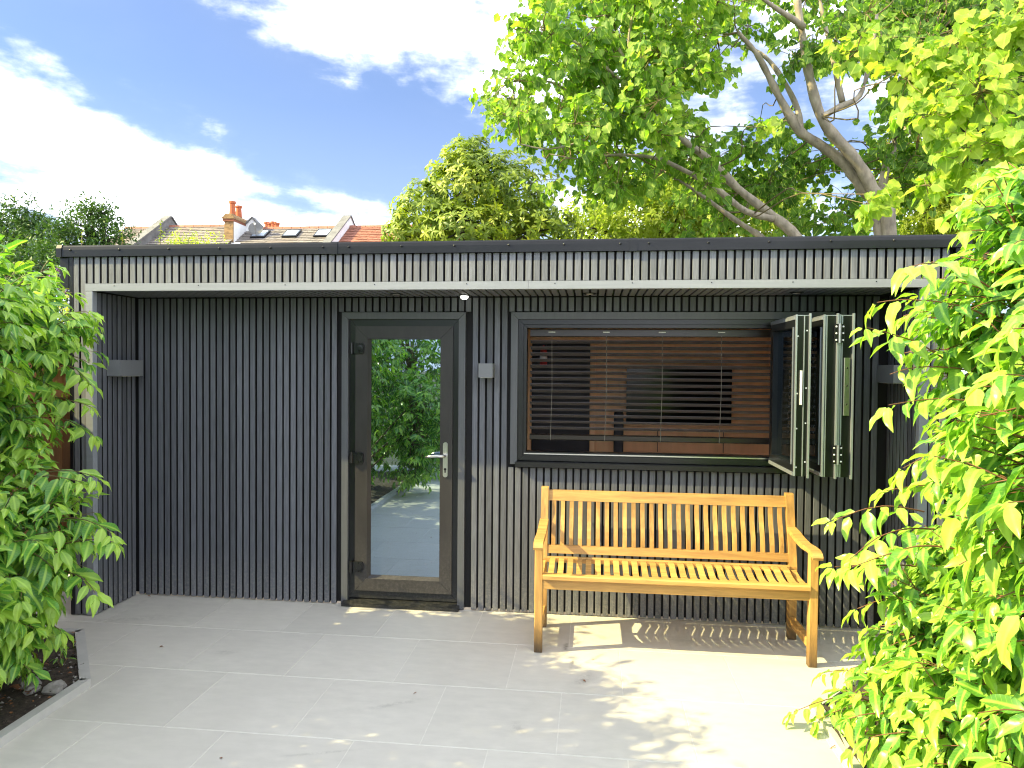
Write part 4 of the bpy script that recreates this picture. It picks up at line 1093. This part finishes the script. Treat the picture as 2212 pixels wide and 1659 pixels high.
def parapet(t, px_top, zr, w=.34, up=.42, mat=COPING, drop=2.4):
    xc = X(px_top); dep = drop/PT
    B().prism([(RY - dep, zr - drop - .3), (RY - dep, zr - drop + up), (RY, zr + up + .05), (RY + .12, zr + up + .05), (RY + dep, zr - drop + up), (RY + dep, zr - drop - .3)], 0, xc - w/2, xc + w/2 - .05).build('party_wall', WHITEW if mat is LEAD else mat, t)
    B().prism([(RY - dep, zr - drop + up + .005), (RY - dep, zr - drop + up + .07), (RY, zr + up + .13), (RY + .14, zr + up + .13), (RY + dep, zr - drop + up + .07), (RY + dep, zr - drop + up + .005), (RY + .12, zr + up + .055), (RY, zr + up + .055)], 0, xc - w/2 - .05, xc + w/2).build('coping', COPING, t)
zr1 = Zr(350, 220); zr2 = Zr(650, 210); zr3 = Zr(1300, 222); zr4 = Zr(1800, 213)
h1 = roof_house('grey slate house at the left end of the terrace', X(175), X(470), zr1, SLATEB, (.32, .2), seed=1)
h2 = roof_house('grey slate house carrying the tall brick and white chimney', X(470), X(1010), zr2, SLATEB, (.32, .2), seed=2)
h3 = roof_house('grey slate house with three roof windows', X(1010), X(1690), zr3, SLATEB, (.32, .2), seed=3)
h4 = roof_house('house with a red tiled roof beside the olive evergreen', X(1690), X(2600), zr4, REDTILE, (.25, .2), seed=4)
parapet(h1, 462, zr1, mat=COPING); parapet(h3, 1686, zr3, mat=LEAD)
# chimney on house 2 (front face brick, side painted white)
cy0 = RY - 1.5
cx0, cx1 = float(on(846, 250, cy0)[0]), float(on(906, 250, cy0)[0])
zt_ = float(on(880, 150, cy0)[2]); zc_ = float(on(880, 180, cy0)[2])
ch = B().box(cx0, cx1, cy0, cy0 + 1.35, zr2 - 2.6, zc_).build('chimney', BRICKY, h2)
B().box(cx1 + .002, cx1 + .03, cy0 + .05, cy0 + 1.30, zr2 - 2.6, zt_ - .02).build('painted_side', WHITEW, ch)
B().box(cx0 - .05, cx1 + .035, cy0 - .05, cy0 + 1.4, zc_ + .002, zc_ + .12).build('brick_band', BRICKR, ch)
B().box(cx0 - .08, cx1 + .06, cy0 - .08, cy0 + 1.43, zc_ + .122, zt_ + .02).build('brick_band', BRICKY, ch)
B().prism([(cx0 - .06, zt_ + .022), (cx0 + .05, zt_ + .16), (cx1 - .05, zt_ + .16), (cx1 + .05, zt_ + .022)], 1, cy0 - .02, cy0 + 1.38).build('chimney_cap', BRICKY, ch)
for dy, hh in ((.25, .62), (.85, .55)):
    B().lathe(((cx0 + cx1)/2 + .05, cy0 + dy, zt_ + .162), [(.15, 0), (.13, hh*.75), (.13, hh*.8), (.16, hh*.84), (.16, hh), (.12, hh)], 14).build('chimney_pot', POT, ch)
# shoulder of the chimney
B().prism([(cy0 - .9, zr2 - 2.3), (cy0 - .1, zr2 - 1.15), (cy0 - .003, zr2 - 1.15), (cy0 - .003, zr2 - 2.6), (cy0 - .9, zr2 - 2.6)], 0, cx1 - .22, cx1 + .4).build('chimney_shoulder', WHITEW, h2)
# gable with coping and the dish
gx = [X(1005), X(1060), X(1105)]
B().prism([(gx[0], zr3 - 1.2), (gx[0] + .05, Zr(1005, 215)), (gx[1], Zr(1060, 165)), (gx[2], Zr(1105, 215)), (gx[2] + .1, zr3 - 1.2)], 1, RY - .35, RY - .05).build('gable', WHITEW, h3)
B().prism([(gx[0] - .12, Zr(1000, 222)), (gx[1], Zr(1060, 157)), (gx[2] + .08, Zr(1108, 215)), (gx[2] - .02, Zr(1108, 219)), (gx[1], Zr(1060, 170)), (gx[0], Zr(1005, 226))], 1, RY - .42, RY).build('gable_coping', COPING, h3)
dsh = thing('satellite_dish', tuple(on(1060, 228, RY - 1.1)), 'grey satellite dish beside the white chimney side', 'satellite dish')
dc = on(1060, 228, RY - 1.1); md = B(); axd = unit(np.array([.35, -1, .35])); a1 = unit(np.cross(axd, UP)); b1 = np.cross(axd, a1)
n = 18
for rr_, hh in ((.0, -.06), (.16, -.045), (.31, 0), (.33, .0)):
    for k in range(n): md.v.append(tuple(dc + axd*(hh) + rr_*(a1*math.cos(2*math.pi*k/n) + b1*math.sin(2*math.pi*k/n))))
for i in range(3):
    for k in range(n): md.f.append((i*n + k, i*n + (k+1) % n, (i+1)*n + (k+1) % n, (i+1)*n + k))
md.build('dish', COPING, dsh, True)
B().tube([dc - b1*.30*-1 + axd*.0, dc + axd*.30], .015, 6).build('arm', COPING, dsh)
B().lathe(tuple(dc + axd*.32), [(.03, 0), (.045, .04), (.045, .1)], 8).build('receiver', WHITEP, dsh)
B().tube([dc - axd*.05, dc - axd*.45 - UP*.2], .02, 6).build('bracket', COPING, dsh)
# roof windows lying in the slope
for pxc in (1110, 1322, 1535):
    s0 = .50; hw = .36; ln = .62; xc = X(pxc, 258)*.985
    def rp(x, s_, h): return (x, RY - s_*math.cos(math.radians(33)) - h*math.sin(math.radians(33)), zr3 - s_*math.sin(math.radians(33)) + h*math.cos(math.radians(33)))
    def slab(x0, x1, s0_, s1_, h0, h1):
        m = B(); m.v = [rp(x, s_, h) for h in (h0, h1) for s_ in (s0_, s1_) for x in (x0, x1)]
        m.f = [(0, 2, 3, 1), (4, 5, 7, 6), (0, 1, 5, 4), (2, 6, 7, 3), (0, 4, 6, 2), (1, 3, 7, 5)]; return m
    fr_ = slab(xc - hw, xc + hw, s0, s0 + ln + .15, .0, .09).build('roof_window', EDGE, h3)
    slab(xc - hw + .07, xc + hw - .07, s0 + .08, s0 + ln + .07, .0905, .10).build('pane', SKYPANE, fr_)
# pots of the chimney beyond the ridge
hb = thing('far_chimney', (X(1170), RY + 4, 0), 'row of terracotta chimney pots just showing behind the ridge', 'chimney')
yb = RY + 4; zb = float(on(1170, 226, yb)[2])
B().box(float(on(1118, 220, yb)[0]), float(on(1218, 220, yb)[0]), yb, yb + .9, 0, zb).build('stack', BRICKY, hb)
for pxx, tt in ((1137, 186), (1158, 194), (1180, 182), (1203, 190)):
    p = on(pxx, tt, yb + .3); hh = float(p[2]) - zb
    B().lathe((p[0], yb + .3, zb + .001), [(.16, 0), (.14, hh*.7), (.17, hh*.78), (.17, hh), (.12, hh)], 12).build('chimney_pot', POT, hb)

# ------------------------------------------------------------------ small things in the bed and on the paving
def rock(c, s, seed, label):
    r = np.random.default_rng(seed); m = B()
    import bmesh
    bm = bmesh.new(); bmesh.ops.create_icosphere(bm, subdivisions=2, radius=1)
    for v in bm.verts:
        k = 1 + .22*math.sin(v.co.x*4 + seed) * math.cos(v.co.y*3.3 + seed*1.7) + r.uniform(-.12, .12)
        v.co = Vector((v.co.x*s[0]*k, v.co.y*s[1]*k, v.co.z*s[2]*k))
    me = bpy.data.meshes.new('rock'); bm.to_mesh(me); bm.free(); me.materials.append(STONE)
    o = link('rock', me); o.location = c; tag(o, label, 'rock', 'rough stones in the left bed'); return o
rock((-2.69, -1.40, .035), (.05, .04, .032), 2, 'pale rough stone in the bed farther from the kerb corner')
rock((-2.53, -1.435, .035), (.05, .045, .034), 5, 'largest pale rough stone beside the kerb corner')
rock((-2.64, -1.45, .03), (.033, .04, .022), 8, 'small rough stone between the two larger ones in the bed')
rock((-2.60, -1.17, .028), (.02, .02, .014), 9, 'tiny pale stone near the straight kerb run in the bed')
def flat_leaf(name, c, size, mat, label, cat, rz, tilt, group=None):
    V, F, UV = leaf_template('laurel', .35, .5, .3)
    o = link(name, fill_mesh(name, V, F, UV, np.full(len(V), .5), mat)); o.location = c; o.scale = (size,)*3; o.rotation_euler = (tilt, random.uniform(-.2, .2), rz)
    return tag(o, label, cat, group)
flat_leaf('dead_leaf', (-2.74, -1.47, .045), .10, DRY, 'red brown dead leaf lying on the soil behind the stones', 'dead leaf', .6, .2, 'dead leaves')
flat_leaf('dead_leaf', (-2.60, -1.50, .045), .09, DRY, 'red brown dead leaf on the soil close to the kerb corner', 'dead leaf', 2.4, -.2, 'dead leaves')
flat_leaf('dead_leaf', tuple(at(72, 1408, -1.45)), .10, DRYL, 'tan dead leaf hanging at the bottom of the left laurel', 'dead leaf', 0, 0, 'dead leaves').rotation_euler = (0, 1.25, .9)
for k, (u, v) in enumerate(((318, 1288), (345, 1399), (480, 1640), (900, 1497), (1260, 1470))):
    p = CAM + (CF + CR*(u - 1106)/FPX - CU*(v - 829.5)/FPX)*(CAM[2]/-(CF + CR*(u - 1106)/FPX - CU*(v - 829.5)/FPX)[2])
    flat_leaf('leaf_scrap', (p[0], p[1], .004), (.03, .035, .02, .02, .025)[k], DRY, ('dark leaf scrap by the foot of the recess corner', 'dark leaf scrap on the paving between the left bed and the porch', 'tiny dark scrap on the front paving at left', 'tiny dark scrap on the middle of the shaded paving', 'dark scrap on the paving near the bench shadow edge')[k], 'leaf scrap', k*1.3, .1, 'leaf scraps on the paving')
rw = np.random.default_rng(9)
for (c, lb) in (((-2.70, -1.19, .02), 'small green weed in the bed soil near the kerb'), ((-2.95, -1.0, .02), 'small green weed at the back of the bed')):
    t = thing('weed', c, lb, 'weed', 'weeds in the left bed'); lv = Leaves(); st = B()
    for k in range(9):
        a = rw.uniform(0, 6.28); e = np.array(c) + np.array([math.cos(a)*.03, math.sin(a)*.03, rw.uniform(.04, .11)])
        st.tube([np.array(c), e], .0016, 4, False)
        lv.add(e, np.array([math.cos(a), math.sin(a), -.1]), UP + .3*rdir(rw), .045, .3)
    st.build('stem', TWIG, t); lv.finish(t, 'blade', LAUREL, 9)

# litter on the soil: chips, crumbs and leaf bits
def litter(name, x0, x1, y0, y1, n, seed, ok):
    r = np.random.default_rng(seed); m = B()
    for k in range(n):
        x = r.uniform(x0, x1); y = r.uniform(y0, y1)
        if not ok(x, y): continue
        s_ = r.uniform(.004, .013); a = r.uniform(0, 6.28); z = .03 + r.uniform(-.004, .010)
        ca, sa = math.cos(a)*s_, math.sin(a)*s_
        i = len(m.v); m.v += [(x - ca, y - sa, z), (x + sa*.6, y - ca*.6, z + s_*.2), (x + ca, y + sa, z + s_*.1), (x - sa*.6, y + ca*.6, z + s_*.3), (x, y, z + s_*r.uniform(.3, .9))]
        m.f += [(i, i + 1, i + 4), (i + 1, i + 2, i + 4), (i + 2, i + 3, i + 4), (i + 3, i, i + 4)]
    return m
for nm, mt, n, sd in (('bark_litter', DRY, 260, 1), ('soil_crumbs', SOIL, 900, 2), ('gravel', STONE, 240, 3)):
    o = litter(nm, -3.4, -2.45, -2.0, -.78, n, sd, lambda x, y: x < -2.48 - max(0, (y + 1.33))*.86).build(nm, mt)
    o['kind'] = 'stuff'

# thin weed stalks standing behind the roof edge
for k, (u, v, lb) in enumerate(((175, 505, 'single pale stalk standing behind the left roof end'), (262, 500, 'thin seedy stalk rising behind the roof edge before the parapet'), (345, 490, 'leafy thin stalk in front of the sloping parapet'))):
    c = at(u, 545, 3.6); t_ = at(u + 3, v - 16, 3.6)
    t = thing('weed', tuple(c), lb, 'weed', 'weed stalks behind the roof'); lv = Leaves()
    B().tube([c, (c + t_)/2 + .01*rdir(rw), t_], [.006, .005, .002], 5).build('stem', TWIG, t)
    for q in range(22 if k else 8):
        f = rw.uniform(.35, 1); lv.add(c + (t_ - c)*f, rdir(rw), UP + .3*rdir(rw), rw.uniform(.03, .055), rw.random())
    lv.finish(t, 'tiny', MAGL, 0)
